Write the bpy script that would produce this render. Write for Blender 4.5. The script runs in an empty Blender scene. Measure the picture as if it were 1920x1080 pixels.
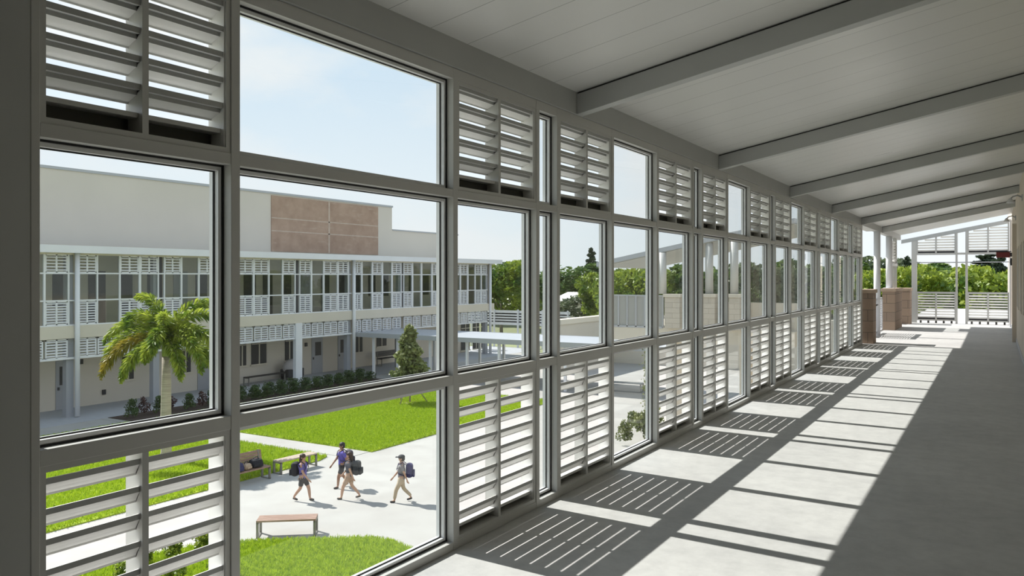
import bpy, bmesh, math, random
import numpy as np
from mathutils import Vector, Matrix

# ------------------------------------------------------------------ camera, light, exposure
F, VX, VY, EY = 1500.0, 1866.0, 519.0, 1.6          # focal length in pixels, vanishing point of the corridor, eye height
PSI = math.atan((VX - 960) / F)
CP, SP = math.cos(PSI), math.sin(PSI)
D = 2.712                                            # eye to the glazed wall
G = -5.2                                             # courtyard ground level
S = bpy.context.scene
COL = S.collection

cam_d = bpy.data.cameras.new('camera')
cam = bpy.data.objects.new('camera', cam_d)
COL.objects.link(cam)
cam.location = (0, 0, EY)
cam.rotation_euler = (math.pi / 2, 0, PSI)
cam_d.sensor_width = 36
cam_d.lens = F / 1920 * 36
cam_d.shift_y = (VY - 540) / 1920
cam_d.clip_start = .05
cam_d.clip_end = 800
S.camera = cam

SUN_DIR = Vector((2.0, -.115, -2.035)).normalized()
sun_d = bpy.data.lights.new('sun', 'SUN')
sun_d.energy = 6.0
sun_d.angle = math.radians(.53)
sun_d.color = (1, .96, .91)
sun = bpy.data.objects.new('sun', sun_d)
COL.objects.link(sun)
sun.location = (-30, 10, 40)
sun.rotation_euler = SUN_DIR.to_track_quat('-Z', 'Y').to_euler()

W = bpy.data.worlds.new('sky')
S.world = W
W.use_nodes = True
wn, wl = W.node_tree.nodes, W.node_tree.links
wn.clear()
tc = wn.new('ShaderNodeTexCoord')
sx = wn.new('ShaderNodeSeparateXYZ'); wl.new(tc.outputs['Generated'], sx.inputs[0])
ramp = wn.new('ShaderNodeValToRGB')                  # blue overhead, white haze near the horizon
wl.new(sx.outputs['Z'], ramp.inputs[0])
e = ramp.color_ramp.elements
e[0].position = 0.0; e[0].color = (.80, .86, .89, 1)
e[1].position = .9; e[1].color = (.42, .57, .80, 1)
x = e.new(.12); x.color = (.78, .86, .93, 1)
x = e.new(.32); x.color = (.58, .74, .90, 1)
mp = wn.new('ShaderNodeMapping'); wl.new(tc.outputs['Generated'], mp.inputs[0])
mp.inputs['Scale'].default_value = (1, 1, 2.2)
mp.inputs['Location'].default_value = (.3, .15, .1)
nz = wn.new('ShaderNodeTexNoise'); wl.new(mp.outputs[0], nz.inputs['Vector'])
nz.inputs['Scale'].default_value = 3.2; nz.inputs['Detail'].default_value = 7; nz.inputs['Roughness'].default_value = .52
cr = wn.new('ShaderNodeValToRGB'); wl.new(nz.outputs[0], cr.inputs[0])
cr.color_ramp.elements[0].position = .46; cr.color_ramp.elements[0].color = (0, 0, 0, 1)
cr.color_ramp.elements[1].position = .60; cr.color_ramp.elements[1].color = (.85, .85, .85, 1)
mx = wn.new('ShaderNodeMix'); mx.data_type = 'RGBA'
wl.new(cr.outputs[0], mx.inputs[0]); wl.new(ramp.outputs[0], mx.inputs[6]); mx.inputs[7].default_value = (.86, .88, .90, 1)
bg = wn.new('ShaderNodeBackground'); wl.new(mx.outputs[2], bg.inputs[0]); bg.inputs[1].default_value = .86
wo = wn.new('ShaderNodeOutputWorld'); wl.new(bg.outputs[0], wo.inputs[0])

vs = S.view_settings
vs.view_transform = 'Standard'; vs.look = 'None'; vs.exposure = 0.42; vs.gamma = 1; vs.use_curve_mapping = False
S.cycles.max_bounces = 8
S.cycles.diffuse_bounces = 5
S.cycles.transparent_max_bounces = 24

random.seed(4)
rng = np.random.default_rng(4)
PI = math.pi
R = math.radians


# ------------------------------------------------------------------ measuring: a photo pixel to a point in the place
def ray(u, v):
    a, b = (u - 960) / F, (VY - v) / F
    return (a * CP - SP, a * SP + CP, b)
def onz(u, v, Z=G):
    d = ray(u, v); t = (Z - EY) / d[2]; return Vector((d[0] * t, d[1] * t, Z))
def onx(u, v, X):
    d = ray(u, v); t = X / d[0]; return Vector((X, d[1] * t, EY + d[2] * t))
def ony(u, v, Y):
    d = ray(u, v); t = Y / d[1]; return Vector((d[0] * t, Y, EY + d[2] * t))
def yw(u, X=-D):
    return onx(u, 500, X)[1]


# ------------------------------------------------------------------ materials
def mat(name, col, rough=.5, metal=0, var=0, scale=4, bump=0, bscale=40, spec=.5, stretch=(1, 1, 1), col2=None):
    m = bpy.data.materials.new(name); m.use_nodes = True
    n, l = m.node_tree.nodes, m.node_tree.links
    p = n['Principled BSDF']
    p.inputs['Base Color'].default_value = (*col, 1)
    p.inputs['Roughness'].default_value = rough
    p.inputs['Metallic'].default_value = metal
    p.inputs['Specular IOR Level'].default_value = spec
    t = n.new('ShaderNodeTexCoord'); mpn = n.new('ShaderNodeMapping')
    l.new(t.outputs['Object'], mpn.inputs[0]); mpn.inputs['Scale'].default_value = stretch
    if var or col2:
        z = n.new('ShaderNodeTexNoise'); z.inputs['Scale'].default_value = scale
        z.inputs['Detail'].default_value = 6; z.inputs['Roughness'].default_value = .6
        l.new(mpn.outputs[0], z.inputs['Vector'])
        r = n.new('ShaderNodeValToRGB'); l.new(z.outputs[0], r.inputs[0])
        r.color_ramp.elements[0].position = .32; r.color_ramp.elements[1].position = .68
        c2 = col2 or tuple(min(1, c * (1 + var)) for c in col)
        c1 = col if col2 else tuple(c * (1 - var) for c in col)
        r.color_ramp.elements[0].color = (*c1, 1); r.color_ramp.elements[1].color = (*c2, 1)
        l.new(r.outputs[0], p.inputs['Base Color'])
    if bump:
        z2 = n.new('ShaderNodeTexNoise'); z2.inputs['Scale'].default_value = bscale; z2.inputs['Detail'].default_value = 4
        l.new(mpn.outputs[0], z2.inputs['Vector'])
        b = n.new('ShaderNodeBump'); b.inputs['Strength'].default_value = bump; b.inputs['Distance'].default_value = .02
        l.new(z2.outputs[0], b.inputs['Height']); l.new(b.outputs[0], p.inputs['Normal'])
    return m

def glass(name, tint, refl=.5):
    m = bpy.data.materials.new(name); m.use_nodes = True
    n, l = m.node_tree.nodes, m.node_tree.links
    n.clear()
    o = n.new('ShaderNodeOutputMaterial'); mix = n.new('ShaderNodeMixShader')
    tr = n.new('ShaderNodeBsdfTransparent'); tr.inputs[0].default_value = (*tint, 1)
    gl = n.new('ShaderNodeBsdfGlossy'); gl.inputs['Roughness'].default_value = .01
    lw = n.new('ShaderNodeLayerWeight'); lw.inputs[0].default_value = .5
    pw = n.new('ShaderNodeMath'); pw.operation = 'POWER'; pw.inputs[1].default_value = 4.5
    mu = n.new('ShaderNodeMath'); mu.operation = 'MULTIPLY_ADD'; mu.inputs[1].default_value = refl; mu.inputs[2].default_value = refl * .06
    l.new(lw.outputs['Facing'], pw.inputs[0]); l.new(pw.outputs[0], mu.inputs[0]); l.new(mu.outputs[0], mix.inputs[0])
    l.new(tr.outputs[0], mix.inputs[1]); l.new(gl.outputs[0], mix.inputs[2]); l.new(mix.outputs[0], o.inputs[0])
    return m

def leaf_mat(name, c1, c2, scale=1.5, trans=.35):
    m = bpy.data.materials.new(name); m.use_nodes = True
    n, l = m.node_tree.nodes, m.node_tree.links
    n.clear()
    o = n.new('ShaderNodeOutputMaterial'); mix = n.new('ShaderNodeMixShader'); mix.inputs[0].default_value = trans
    d = n.new('ShaderNodeBsdfPrincipled'); d.inputs['Roughness'].default_value = .45; d.inputs['Specular IOR Level'].default_value = .35
    t = n.new('ShaderNodeBsdfTranslucent')
    c = n.new('ShaderNodeTexCoord'); z = n.new('ShaderNodeTexNoise'); z.inputs['Scale'].default_value = scale; z.inputs['Detail'].default_value = 4
    l.new(c.outputs['Object'], z.inputs['Vector'])
    r = n.new('ShaderNodeValToRGB'); l.new(z.outputs[0], r.inputs[0])
    r.color_ramp.elements[0].position = .35; r.color_ramp.elements[1].position = .65
    r.color_ramp.elements[0].color = (*c1, 1); r.color_ramp.elements[1].color = (*c2, 1)
    l.new(r.outputs[0], d.inputs['Base Color']); l.new(r.outputs[0], t.inputs[0])
    l.new(d.outputs[0], mix.inputs[1]); l.new(t.outputs[0], mix.inputs[2]); l.new(mix.outputs[0], o.inputs[0])
    return m

def block_mat(name, c1, c2, mortar, bw, bh, axis):
    """masonry of coursed blocks; axis = the mapping rotation that turns the wall face to the texture's plane"""
    m = mat(name, c1, .9)
    n, l = m.node_tree.nodes, m.node_tree.links
    t = n.new('ShaderNodeTexCoord'); sp = n.new('ShaderNodeSeparateXYZ'); cb = n.new('ShaderNodeCombineXYZ'); ad = n.new('ShaderNodeMath')
    l.new(t.outputs['Object'], sp.inputs[0]); l.new(sp.outputs[0], ad.inputs[0]); l.new(sp.outputs[1], ad.inputs[1])
    l.new(ad.outputs[0], cb.inputs[0]); l.new(sp.outputs[2], cb.inputs[1])
    b = n.new('ShaderNodeTexBrick'); l.new(cb.outputs[0], b.inputs['Vector'])
    b.inputs['Color1'].default_value = (*c1, 1); b.inputs['Color2'].default_value = (*c2, 1); b.inputs['Mortar'].default_value = (*mortar, 1)
    b.inputs['Scale'].default_value = 1; b.inputs['Brick Width'].default_value = bw; b.inputs['Row Height'].default_value = bh
    b.inputs['Mortar Size'].default_value = .008
    l.new(b.outputs[0], n['Principled BSDF'].inputs['Base Color'])
    bu = n.new('ShaderNodeBump'); bu.inputs['Strength'].default_value = .5; bu.inputs['Distance'].default_value = .01; bu.invert = True
    l.new(b.outputs['Fac'], bu.inputs['Height']); l.new(bu.outputs[0], n['Principled BSDF'].inputs['Normal'])
    return m

PAINT = mat('grey_paint', (.54, .54, .52), .38, var=.02, scale=2)
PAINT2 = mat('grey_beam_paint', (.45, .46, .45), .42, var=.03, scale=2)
ALU = mat('pale_aluminium', (.78, .79, .80), .35, metal=.1, var=.02)
GASKET = mat('black_gasket', (.01, .01, .01), .6)
BLADE = mat('white_louvre_paint', (.87, .87, .85), .4, var=.02)
WHITE = mat('white_metal', (.72, .73, .76), .45, var=.03, scale=1)
CREAM = mat('cream_render', (.60, .55, .47), .9, var=.04, scale=.6, bump=.1, bscale=30)
CREAM2 = mat('warm_wall_render', (.55, .49, .41), .85, var=.05, scale=.8, bump=.1, bscale=40)
STUCCO = mat('pale_stucco', (.62, .57, .50), .9, var=.04, scale=.25, bump=.08, bscale=20)
STUCCO2 = mat('cream_band', (.64, .59, .50), .9, var=.03, scale=.5)
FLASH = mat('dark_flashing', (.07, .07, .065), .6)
CAP = mat('grey_cap_metal', (.42, .43, .45), .5)
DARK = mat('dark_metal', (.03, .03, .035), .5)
GLASS = glass('clear_glass', (.955, .97, .965), .55)
FARGLASS = glass('distant_glass', (.86, .88, .86), .6)
DOORGREY = mat('grey_door_paint', (.34, .35, .38), .5)
PLAZA = mat('pale_plaza_concrete', (.36, .345, .32), .9, scale=.5, col2=(.42, .41, .385), bump=.05, bscale=30)
WALK = mat('grey_walk_concrete', (.50, .50, .48), .9, var=.06, scale=.8)
WOOD = mat('brown_wood', (.30, .19, .14), .6, var=.25, scale=5, stretch=(1, 14, 1))
WOODP = mat('pale_wood', (.46, .37, .29), .6, var=.2, scale=5, stretch=(1, 14, 1))
BENCHM = mat('grey_bench_metal', (.22, .21, .19), .45, metal=.3)
SOIL = mat('brown_mulch', (.06, .04, .03), 1, var=.4, scale=12, bump=.6, bscale=30)
BARK = mat('grey_bark', (.28, .24, .20), .9, var=.3, scale=6, bump=.6, bscale=18, stretch=(1, 1, .3))
PALMBARK = mat('pale_palm_bark', (.42, .37, .31), .85, var=.25, scale=4, bump=.5, bscale=14, stretch=(.4, .4, 6))
SOFFIT = mat('grey_soffit', (.33, .33, .30), .35, var=.05)
ROOFW = mat('white_roof_metal', (.42, .44, .47), .4, var=.03, scale=.6)
STONE = block_mat('tan_concrete_block', (.34, .245, .18), (.27, .20, .155), (.18, .14, .11), .55, .27, 0)
STONEC = mat('tan_coping', (.42, .32, .24), .8, var=.1)
PALEBLOCK = block_mat('pale_concrete_block', (.58, .53, .45), (.53, .48, .41), (.40, .36, .30), .6, .2, 0)

def brown_panel():
    m = mat('brown_patchy_concrete', (.33, .22, .16), .9, scale=1.2, col2=(.44, .31, .23), bump=.2, bscale=8)
    n, l = m.node_tree.nodes, m.node_tree.links
    p = n['Principled BSDF']; src = p.inputs['Base Color'].links[0].from_socket
    t = n.new('ShaderNodeTexCoord'); z = n.new('ShaderNodeTexNoise'); z.inputs['Scale'].default_value = 2.2; z.inputs['Detail'].default_value = 8
    mpn = n.new('ShaderNodeMapping'); mpn.inputs['Scale'].default_value = (1, .5, 3); l.new(t.outputs['Object'], mpn.inputs[0]); l.new(mpn.outputs[0], z.inputs['Vector'])
    r = n.new('ShaderNodeValToRGB'); l.new(z.outputs[0], r.inputs[0])
    r.color_ramp.elements[0].position = .60; r.color_ramp.elements[0].color = (0, 0, 0, 1); r.color_ramp.elements[1].position = .75; r.color_ramp.elements[1].color = (.6, .6, .6, 1)
    m2 = n.new('ShaderNodeMix'); m2.data_type = 'RGBA'; l.new(r.outputs[0], m2.inputs[0]); l.new(src, m2.inputs[6]); m2.inputs[7].default_value = (.52, .41, .32, 1)
    l.new(m2.outputs[2], p.inputs['Base Color'])
    return m
BROWN = brown_panel()
BROWNLINE = mat('pale_joint_mortar', (.52, .42, .34), .95, var=.12, scale=3)

def floor_mat():
    m = mat('polished_floor_concrete', (.425, .425, .42), .62, scale=.9, col2=(.50, .50, .49), bump=.04, bscale=60, spec=.35)
    n, l = m.node_tree.nodes, m.node_tree.links
    p = n['Principled BSDF']; src = p.inputs['Base Color'].links[0].from_socket
    t = n.new('ShaderNodeTexCoord')
    z = n.new('ShaderNodeTexNoise'); z.inputs['Scale'].default_value = 7; z.inputs['Detail'].default_value = 9; z.inputs['Roughness'].default_value = .7
    l.new(t.outputs['Object'], z.inputs['Vector'])
    r = n.new('ShaderNodeValToRGB'); l.new(z.outputs[0], r.inputs[0])
    r.color_ramp.elements[0].position = .3; r.color_ramp.elements[0].color = (.86, .86, .86, 1); r.color_ramp.elements[1].position = .6; r.color_ramp.elements[1].color = (1.04, 1.04, 1.03, 1)
    m1 = n.new('ShaderNodeMix'); m1.data_type = 'RGBA'; m1.blend_type = 'MULTIPLY'; m1.inputs[0].default_value = 1
    l.new(src, m1.inputs[6]); l.new(r.outputs[0], m1.inputs[7])
    l.new(m1.outputs[2], p.inputs['Base Color'])
    return m
FLOOR = floor_mat()

def ceiling_mat():
    """painted metal ceiling planks: fine seams every 0.33 m along the corridor, faint rolling streaks along each plank"""
    m = mat('ceiling_plank_metal', (.68, .68, .66), .30, spec=.7)
    n, l = m.node_tree.nodes, m.node_tree.links
    p = n['Principled BSDF']
    t = n.new('ShaderNodeTexCoord'); sp = n.new('ShaderNodeSeparateXYZ'); l.new(t.outputs['Object'], sp.inputs[0])
    a = n.new('ShaderNodeMath'); a.operation = 'ADD'; a.inputs[1].default_value = -3.74 + 33; l.new(sp.outputs[1], a.inputs[0])
    d = n.new('ShaderNodeMath'); d.operation = 'DIVIDE'; d.inputs[1].default_value = .365; l.new(a.outputs[0], d.inputs[0])
    f = n.new('ShaderNodeMath'); f.operation = 'FRACT'; l.new(d.outputs[0], f.inputs[0])
    s = n.new('ShaderNodeMath'); s.operation = 'LESS_THAN'; s.inputs[1].default_value = .014; l.new(f.outputs[0], s.inputs[0])
    c = n.new('ShaderNodeMix'); c.data_type = 'RGBA'; l.new(s.outputs[0], c.inputs[0])
    c.inputs[6].default_value = (.68, .68, .66, 1); c.inputs[7].default_value = (.25, .25, .24, 1)
    l.new(c.outputs[2], p.inputs['Base Color'])
    mpn = n.new('ShaderNodeMapping'); mpn.inputs['Scale'].default_value = (.7, 9, 1); l.new(t.outputs['Object'], mpn.inputs[0])
    z = n.new('ShaderNodeTexNoise'); z.inputs['Scale'].default_value = 1.6; z.inputs['Detail'].default_value = 5; l.new(mpn.outputs[0], z.inputs['Vector'])
    b = n.new('ShaderNodeBump'); b.inputs['Strength'].default_value = .12; b.inputs['Distance'].default_value = .012
    l.new(z.outputs[0], b.inputs['Height']); l.new(b.outputs[0], p.inputs['Normal'])
    rr = n.new('ShaderNodeMapRange'); rr.inputs['To Min'].default_value = .22; rr.inputs['To Max'].default_value = .42
    l.new(z.outputs[0], rr.inputs[0]); l.new(rr.outputs[0], p.inputs['Roughness'])
    return m
CEIL = ceiling_mat()


# ------------------------------------------------------------------ mesh helpers
class MB:
    """collects boxes, prisms, tubes and quads; build() links them as one mesh object"""
    def __init__(s): s.v = []; s.f = []; s.sm = []
    def add(s, vs, fs, smooth=False):
        o = len(s.v); s.v += [tuple(q) for q in vs]; s.f += [tuple(o + i for i in q) for q in fs]; s.sm += [smooth] * len(fs); return s
    def box(s, x0, x1, y0, y1, z0, z1):
        x0, x1 = min(x0, x1), max(x0, x1); y0, y1 = min(y0, y1), max(y0, y1); z0, z1 = min(z0, z1), max(z0, z1)
        return s.add([(x0, y0, z0), (x1, y0, z0), (x1, y1, z0), (x0, y1, z0), (x0, y0, z1), (x1, y0, z1), (x1, y1, z1), (x0, y1, z1)],
                     [(0, 3, 2, 1), (4, 5, 6, 7), (0, 1, 5, 4), (1, 2, 6, 5), (2, 3, 7, 6), (3, 0, 4, 7)])
    def prism(s, pts, axis, a0, a1):
        """extrude a closed 2-D outline along an axis ('x','y','z')"""
        def P(p, a): return {'x': (a, p[0], p[1]), 'y': (p[0], a, p[1]), 'z': (p[0], p[1], a)}[axis]
        n = len(pts)
        vs = [P(p, a0) for p in pts] + [P(p, a1) for p in pts]
        fs = [tuple(range(n))[::-1], tuple(range(n, 2 * n))] + [(i, (i + 1) % n, n + (i + 1) % n, n + i) for i in range(n)]
        return s.add(vs, fs)
    def tube(s, pts, rads, n=12, smooth=True, cap=True):
        pts = [Vector(p) for p in pts]
        if not hasattr(rads, '__len__'): rads = [rads] * len(pts)
        vs, fs = [], []
        up = Vector((0, 0, 1))
        for i, p in enumerate(pts):
            t = (pts[min(i + 1, len(pts) - 1)] - pts[max(i - 1, 0)]).normalized()
            a = t.cross(up if abs(t.z) < .95 else Vector((1, 0, 0))).normalized(); b = t.cross(a)
            vs += [p + (a * math.cos(2 * PI * k / n) + b * math.sin(2 * PI * k / n)) * rads[i] for k in range(n)]
        for i in range(len(pts) - 1):
            fs += [(i * n + k, i * n + (k + 1) % n, (i + 1) * n + (k + 1) % n, (i + 1) * n + k) for k in range(n)]
        s.add(vs, fs, smooth)
        if cap:
            o = len(s.v) - len(vs)
            s.f += [tuple(o + k for k in range(n))[::-1], tuple(o + (len(pts) - 1) * n + k for k in range(n))]; s.sm += [False, False]
        return s
    def ball(s, c, r, n=10, sc=(1, 1, 1)):
        vs, fs = [], []
        for i in range(n + 1):
            th = PI * i / n
            for k in range(2 * n):
                ph = PI * k / n
                vs.append((c[0] + r * sc[0] * math.sin(th) * math.cos(ph), c[1] + r * sc[1] * math.sin(th) * math.sin(ph), c[2] + r * sc[2] * math.cos(th)))
        for i in range(n):
            for k in range(2 * n):
                fs.append((i * 2 * n + k, (i + 1) * 2 * n + k, (i + 1) * 2 * n + (k + 1) % (2 * n), i * 2 * n + (k + 1) % (2 * n)))
        return s.add(vs, fs, True)
    def build(s, name, m, parent=None, bevel=0, local=False):
        me = bpy.data.meshes.new(name)
        off = Vector((0, 0, 0))
        if parent and not local:
            q = parent
            while q: off = off + q.location; q = q.parent
        me.from_pydata([tuple(Vector(v) - off) for v in s.v], [], s.f)
        me.polygons.foreach_set('use_smooth', s.sm)
        me.materials.append(m); me.update()
        o = bpy.data.objects.new(name, me); COL.objects.link(o)
        if parent: o.parent = parent
        bm = bmesh.new(); bm.from_mesh(me); bmesh.ops.remove_doubles(bm, verts=bm.verts, dist=1e-6); bmesh.ops.recalc_face_normals(bm, faces=bm.faces); bm.to_mesh(me); bm.free()
        if bevel:
            b = o.modifiers.new('bevel', 'BEVEL'); b.width = bevel; b.segments = 2; b.limit_method = 'ANGLE'
        return o

def tag(o, label=None, cat=None, group=None, kind=None):
    for k, val in (('label', label), ('category', cat), ('group', group), ('kind', kind)):
        if val: o[k] = val
    return o
def empty(name, loc, label, cat, group=None, rz=0):
    o = bpy.data.objects.new(name, None); COL.objects.link(o); o.location = loc; o.rotation_euler = (0, 0, rz); o.empty_display_size = .2
    return tag(o, label, cat, group)
def struct(name, mb, m, bevel=0):
    return tag(mb.build(name, m, None, bevel), kind='structure')
def copy_tree(o, parent=None):
    c = o.copy(); COL.objects.link(c)
    if parent: c.parent = parent; c.matrix_parent_inverse = Matrix()
    for ch in list(o.children): copy_tree(ch, c)
    return c
def bx(x0, x1, y0, y1, z0, z1): return MB().box(x0, x1, y0, y1, z0, z1)
ORD = ['first', 'second', 'third', 'fourth', 'fifth', 'sixth', 'seventh', 'eighth', 'ninth', 'tenth', 'eleventh', 'twelfth', 'thirteenth', 'fourteenth']
NT = [0]
def trim(mb, m=None, bevel=0):
    NT[0] += 1
    return struct('trim_%d' % NT[0], mb, m or PAINT, bevel)

def quads_mesh(name, V, m, smooth=False):
    """V: (n,4,3) array of quads"""
    n = len(V)
    me = bpy.data.meshes.new(name)
    me.vertices.add(n * 4); me.vertices.foreach_set('co', V.reshape(-1).astype(np.float32))
    me.loops.add(n * 4); me.loops.foreach_set('vertex_index', np.arange(n * 4, dtype=np.int32))
    me.polygons.add(n); me.polygons.foreach_set('loop_start', np.arange(0, n * 4, 4, dtype=np.int32))
    try: me.polygons.foreach_set('loop_total', np.full(n, 4, dtype=np.int32))
    except Exception: pass
    me.materials.append(m); me.update(calc_edges=True); me.validate()
    return me

def leaves(centres, size, aspect=.55, droop=0):
    """diamond-shaped leaf quads at random attitudes"""
    n = len(centres)
    a = rng.normal(size=(n, 3)); a[:, 2] -= droop; a /= np.linalg.norm(a, axis=1)[:, None]
    b = np.cross(a, rng.normal(size=(n, 3))); b /= np.linalg.norm(b, axis=1)[:, None]
    sz = size * (.7 + .6 * rng.random(n))[:, None]
    return np.stack([centres - a * sz * .5, centres + b * sz * .5 * aspect, centres + a * sz * .5, centres - b * sz * .5 * aspect], axis=1)

def blob_points(blobs, per, fill=.35):
    P = []
    for (c, r) in blobs:
        r = np.array(r if hasattr(r, '__len__') else (r, r, r))
        d = rng.normal(size=(per, 3)); d /= np.linalg.norm(d, axis=1)[:, None]
        rad = 1 - fill * rng.random(per) ** 1.5
        P.append(np.array(c) + d * rad[:, None] * r)
    return np.concatenate(P)


# ------------------------------------------------------------------ the corridor shell
PITCH = .189
XR = .447                                            # right wall
YE = 31.2                                            # end screen
ROOF_END = 29.6
def ceil_z(x): return 2.989 + PITCH * (x + D)

struct('floor', MB().box(-D - .14, XR + .3, -7, 46, -.28, 0), FLOOR)
c = MB()
c.prism([(-D - .02, ceil_z(-D - .02)), (XR + .3, ceil_z(XR + .3)), (XR + .3, ceil_z(XR + .3) + .22), (-D - .02, ceil_z(-D - .02) + .26)], 'y', -7, ROOF_END)
struct('ceiling', c, CEIL)
# outside eave over the glazing and its fascia
trim(MB().box(-3.76, -D - .02, -7, ROOF_END, 3.145, 3.42), PAINT2)
struct('wall_right', MB().box(XR, XR + .3, -7, YE + 8, -.28, 4.2), CREAM2)
struct('wall_back', MB().box(-D - .12, XR + .3, -7.2, -7, -.28, 4.2), CREAM2)
yA = yw(57)
struct('wall_left', MB().box(-D - .12, -D, -7, yA, 0, 2.822), PAINT2)
struct('baseboard_right', MB().box(XR - .012, XR, -7, YE, 0, .1), CAP)
# header beam above the glazing: a set-back lower lip and the deeper face above it
Y_END = yw(1617)
trim(MB().box(-D - .13, -D + .012, -7, ROOF_END, 2.824, 3.21), PAINT2, .004)
trim(MB().box(-D - .12, -D, yA, Y_END, 2.760, 2.822), PAINT)

posts_u = [(57, 75), (434, 449), (850, 858), (1005, 1012), (1044, 1050), (1147, 1151), (1230.5, 1236), (1298, 1302), (1316, 1318.7), (1363, 1366),
           (1405, 1408.5), (1443, 1446), (1453.2, 1455.2), (1482, 1484.7), (1507, 1509.2), (1531, 1532.8), (1537, 1538.6), (1557, 1558.5), (1573, 1574.5),
           (1590, 1591.3), (1599.7, 1601), (1615, 1617)]
posts = []
for i, (a, b) in enumerate(posts_u):
    y0, y1 = yw(a), yw(b)
    if i not in (0, 21): m_ = (y0 + y1) / 2; y0, y1 = m_ - .023, m_ + .023
    posts.append((y0, y1))
    trim(MB().box(-D - .104, -D + .002, y0, y1, 0, 2.822), PAINT, .003)
types = ['L', 'C', 'L', 'N', 'L', 'C', 'L', 'N', 'L', 'C', 'L', 'N', 'L', 'C', 'L', 'N', 'L', 'C', 'L', 'N', 'L']
Z_SILL, Z_RB, Z_RT, Z_TB, Z_TT, Z_HB = .047, .967, 1.0234, 2.065, 2.1124, 2.760

NW = [0]
def window(y0, y1, z0, z1):
    NW[0] += 1
    root = bpy.data.objects.new('window_%d' % NW[0], None); COL.objects.link(root)
    root.location = (-D - .07, (y0 + y1) / 2, z0); root['kind'] = 'structure'
    w = .024 if y1 - y0 > .25 else .014
    def ring(x0, x1, y0, y1, z0, z1, w):
        r = MB()
        r.box(x0, x1, y0, y0 + w, z0, z1); r.box(x0, x1, y1 - w, y1, z0, z1)
        r.box(x0, x1, y0 + w, y1 - w, z0, z0 + w); r.box(x0, x1, y0 + w, y1 - w, z1 - w, z1)
        return r
    fr = ring(-D - .072, -D - .050, y0, y1, z0, z1, w)
    o = ring(-D - .104, -D - .079, y0, y1, z0, z1, w * 1.05)
    fr.v += []; b = len(fr.v); fr.v += o.v; fr.f += [tuple(b + i for i in q) for q in o.f]; fr.sm += o.sm
    fr.build('frame', ALU, root)
    ring(-D - .079, -D - .072, y0, y1, z0, z1, w + .005).build('gasket', GASKET, root)
    bx(-D - .077, -D - .074, y0 + w, y1 - w, z0 + w, z1 - w).build('pane', GLASS, root)
    ring(-D - .050, -D - .044, y0, y1, z0, z1, .008).build('shadow_gap_seal', GASKET, root)  # black strip also stands in for the shaded gap between post and frame
    return root

PITCH_B = .094
def louvre(name, y0, y1, z0, z1, label, x=-D, t=.022, group=None, hi=False):
    """louvred panel: frame, centre stile, Z-shaped blades falling outward, closed flashing at the foot"""
    root = empty(name, (x - .05, (y0 + y1) / 2, z0), label, 'louvred panel', group)
    fr = MB()
    fr.box(x - .11, x - .004, y0, y0 + t, z0, z1); fr.box(x - .11, x - .004, y1 - t, y1, z0, z1)
    fr.box(x - .11, x - .004, y0 + t, y1 - t, z1 - t, z1); fr.box(x - .11, x - .004, y0 + t, y1 - t, z0, z0 + t)
    fr.build('frame', PAINT, root)
    for (p, q) in ((y0 + t, y0 + t + .004), (y1 - t - .004, y1 - t)): bx(x - .108, x - .012, p, q, z0 + t, z1 - t).build('daylit_jamb_liner', BLADE, root)  # white strips put the daylight falling on the jambs into the colour
    ym = (y0 + y1) / 2
    bx(x - .105, x - .003, ym - .013, ym + .013, z0 + t, z1 - t).build('stile', PAINT, root)
    zb = z0 + t + (.078 if hi else .056)
    bx(x - .10, x - .030, y0 + t, y1 - t, zb - .018, zb).build('foot_cap', PAINT, root)
    bx(x - .100, x - .092, y0 + t, y1 - t, z0 + t, zb - .018).build('foot_flashing', FLASH, root)  # flashing coloured dark to stand in for the shade of the foot recess
    n = int((z1 - t - zb - .005) / PITCH_B)
    ph = (z1 - t - zb) / max(n, 1)
    for (a, b) in ((y0 + t, ym - .013), (ym + .013, y1 - t)):
        m = MB(); ns = MB()
        for k in range(n):
            z = zb + (.080 if hi else .062) + ph * k
            if z + .02 > z1 - t: continue
            xi = x - .018
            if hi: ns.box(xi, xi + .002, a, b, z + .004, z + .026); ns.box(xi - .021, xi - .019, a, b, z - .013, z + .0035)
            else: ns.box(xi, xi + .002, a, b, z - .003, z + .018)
            if hi:
                prof = [(xi, z + .026), (xi - .003, z + .026), (xi - .003, z + .007), (xi - .021, z + .007), (xi - .021, z - .013), (xi - .024, z - .013), (xi - .072, z - .034), (xi - .072, z - .041), (xi - .075, z - .041), (xi - .075, z - .032), (xi - .027, z - .010), (xi - .024, z - .008), (xi - .024, z + .004), (xi, z + .004)]
            else:
                prof = [(xi, z + .018), (xi - .003, z + .018), (xi - .003, z), (xi - .024, z - .038), (xi - .024, z - .046), (xi - .027, z - .046), (xi - .027, z - .037), (xi, z - .003)]
            m.prism(prof, 'y', a, b)
        m.build('blades', BLADE, root); ns.build('backlit_blade_noses', PAINT2, root)  # darker grey overlay puts the backlit shade of the blade lips into colour
    return root

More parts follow.
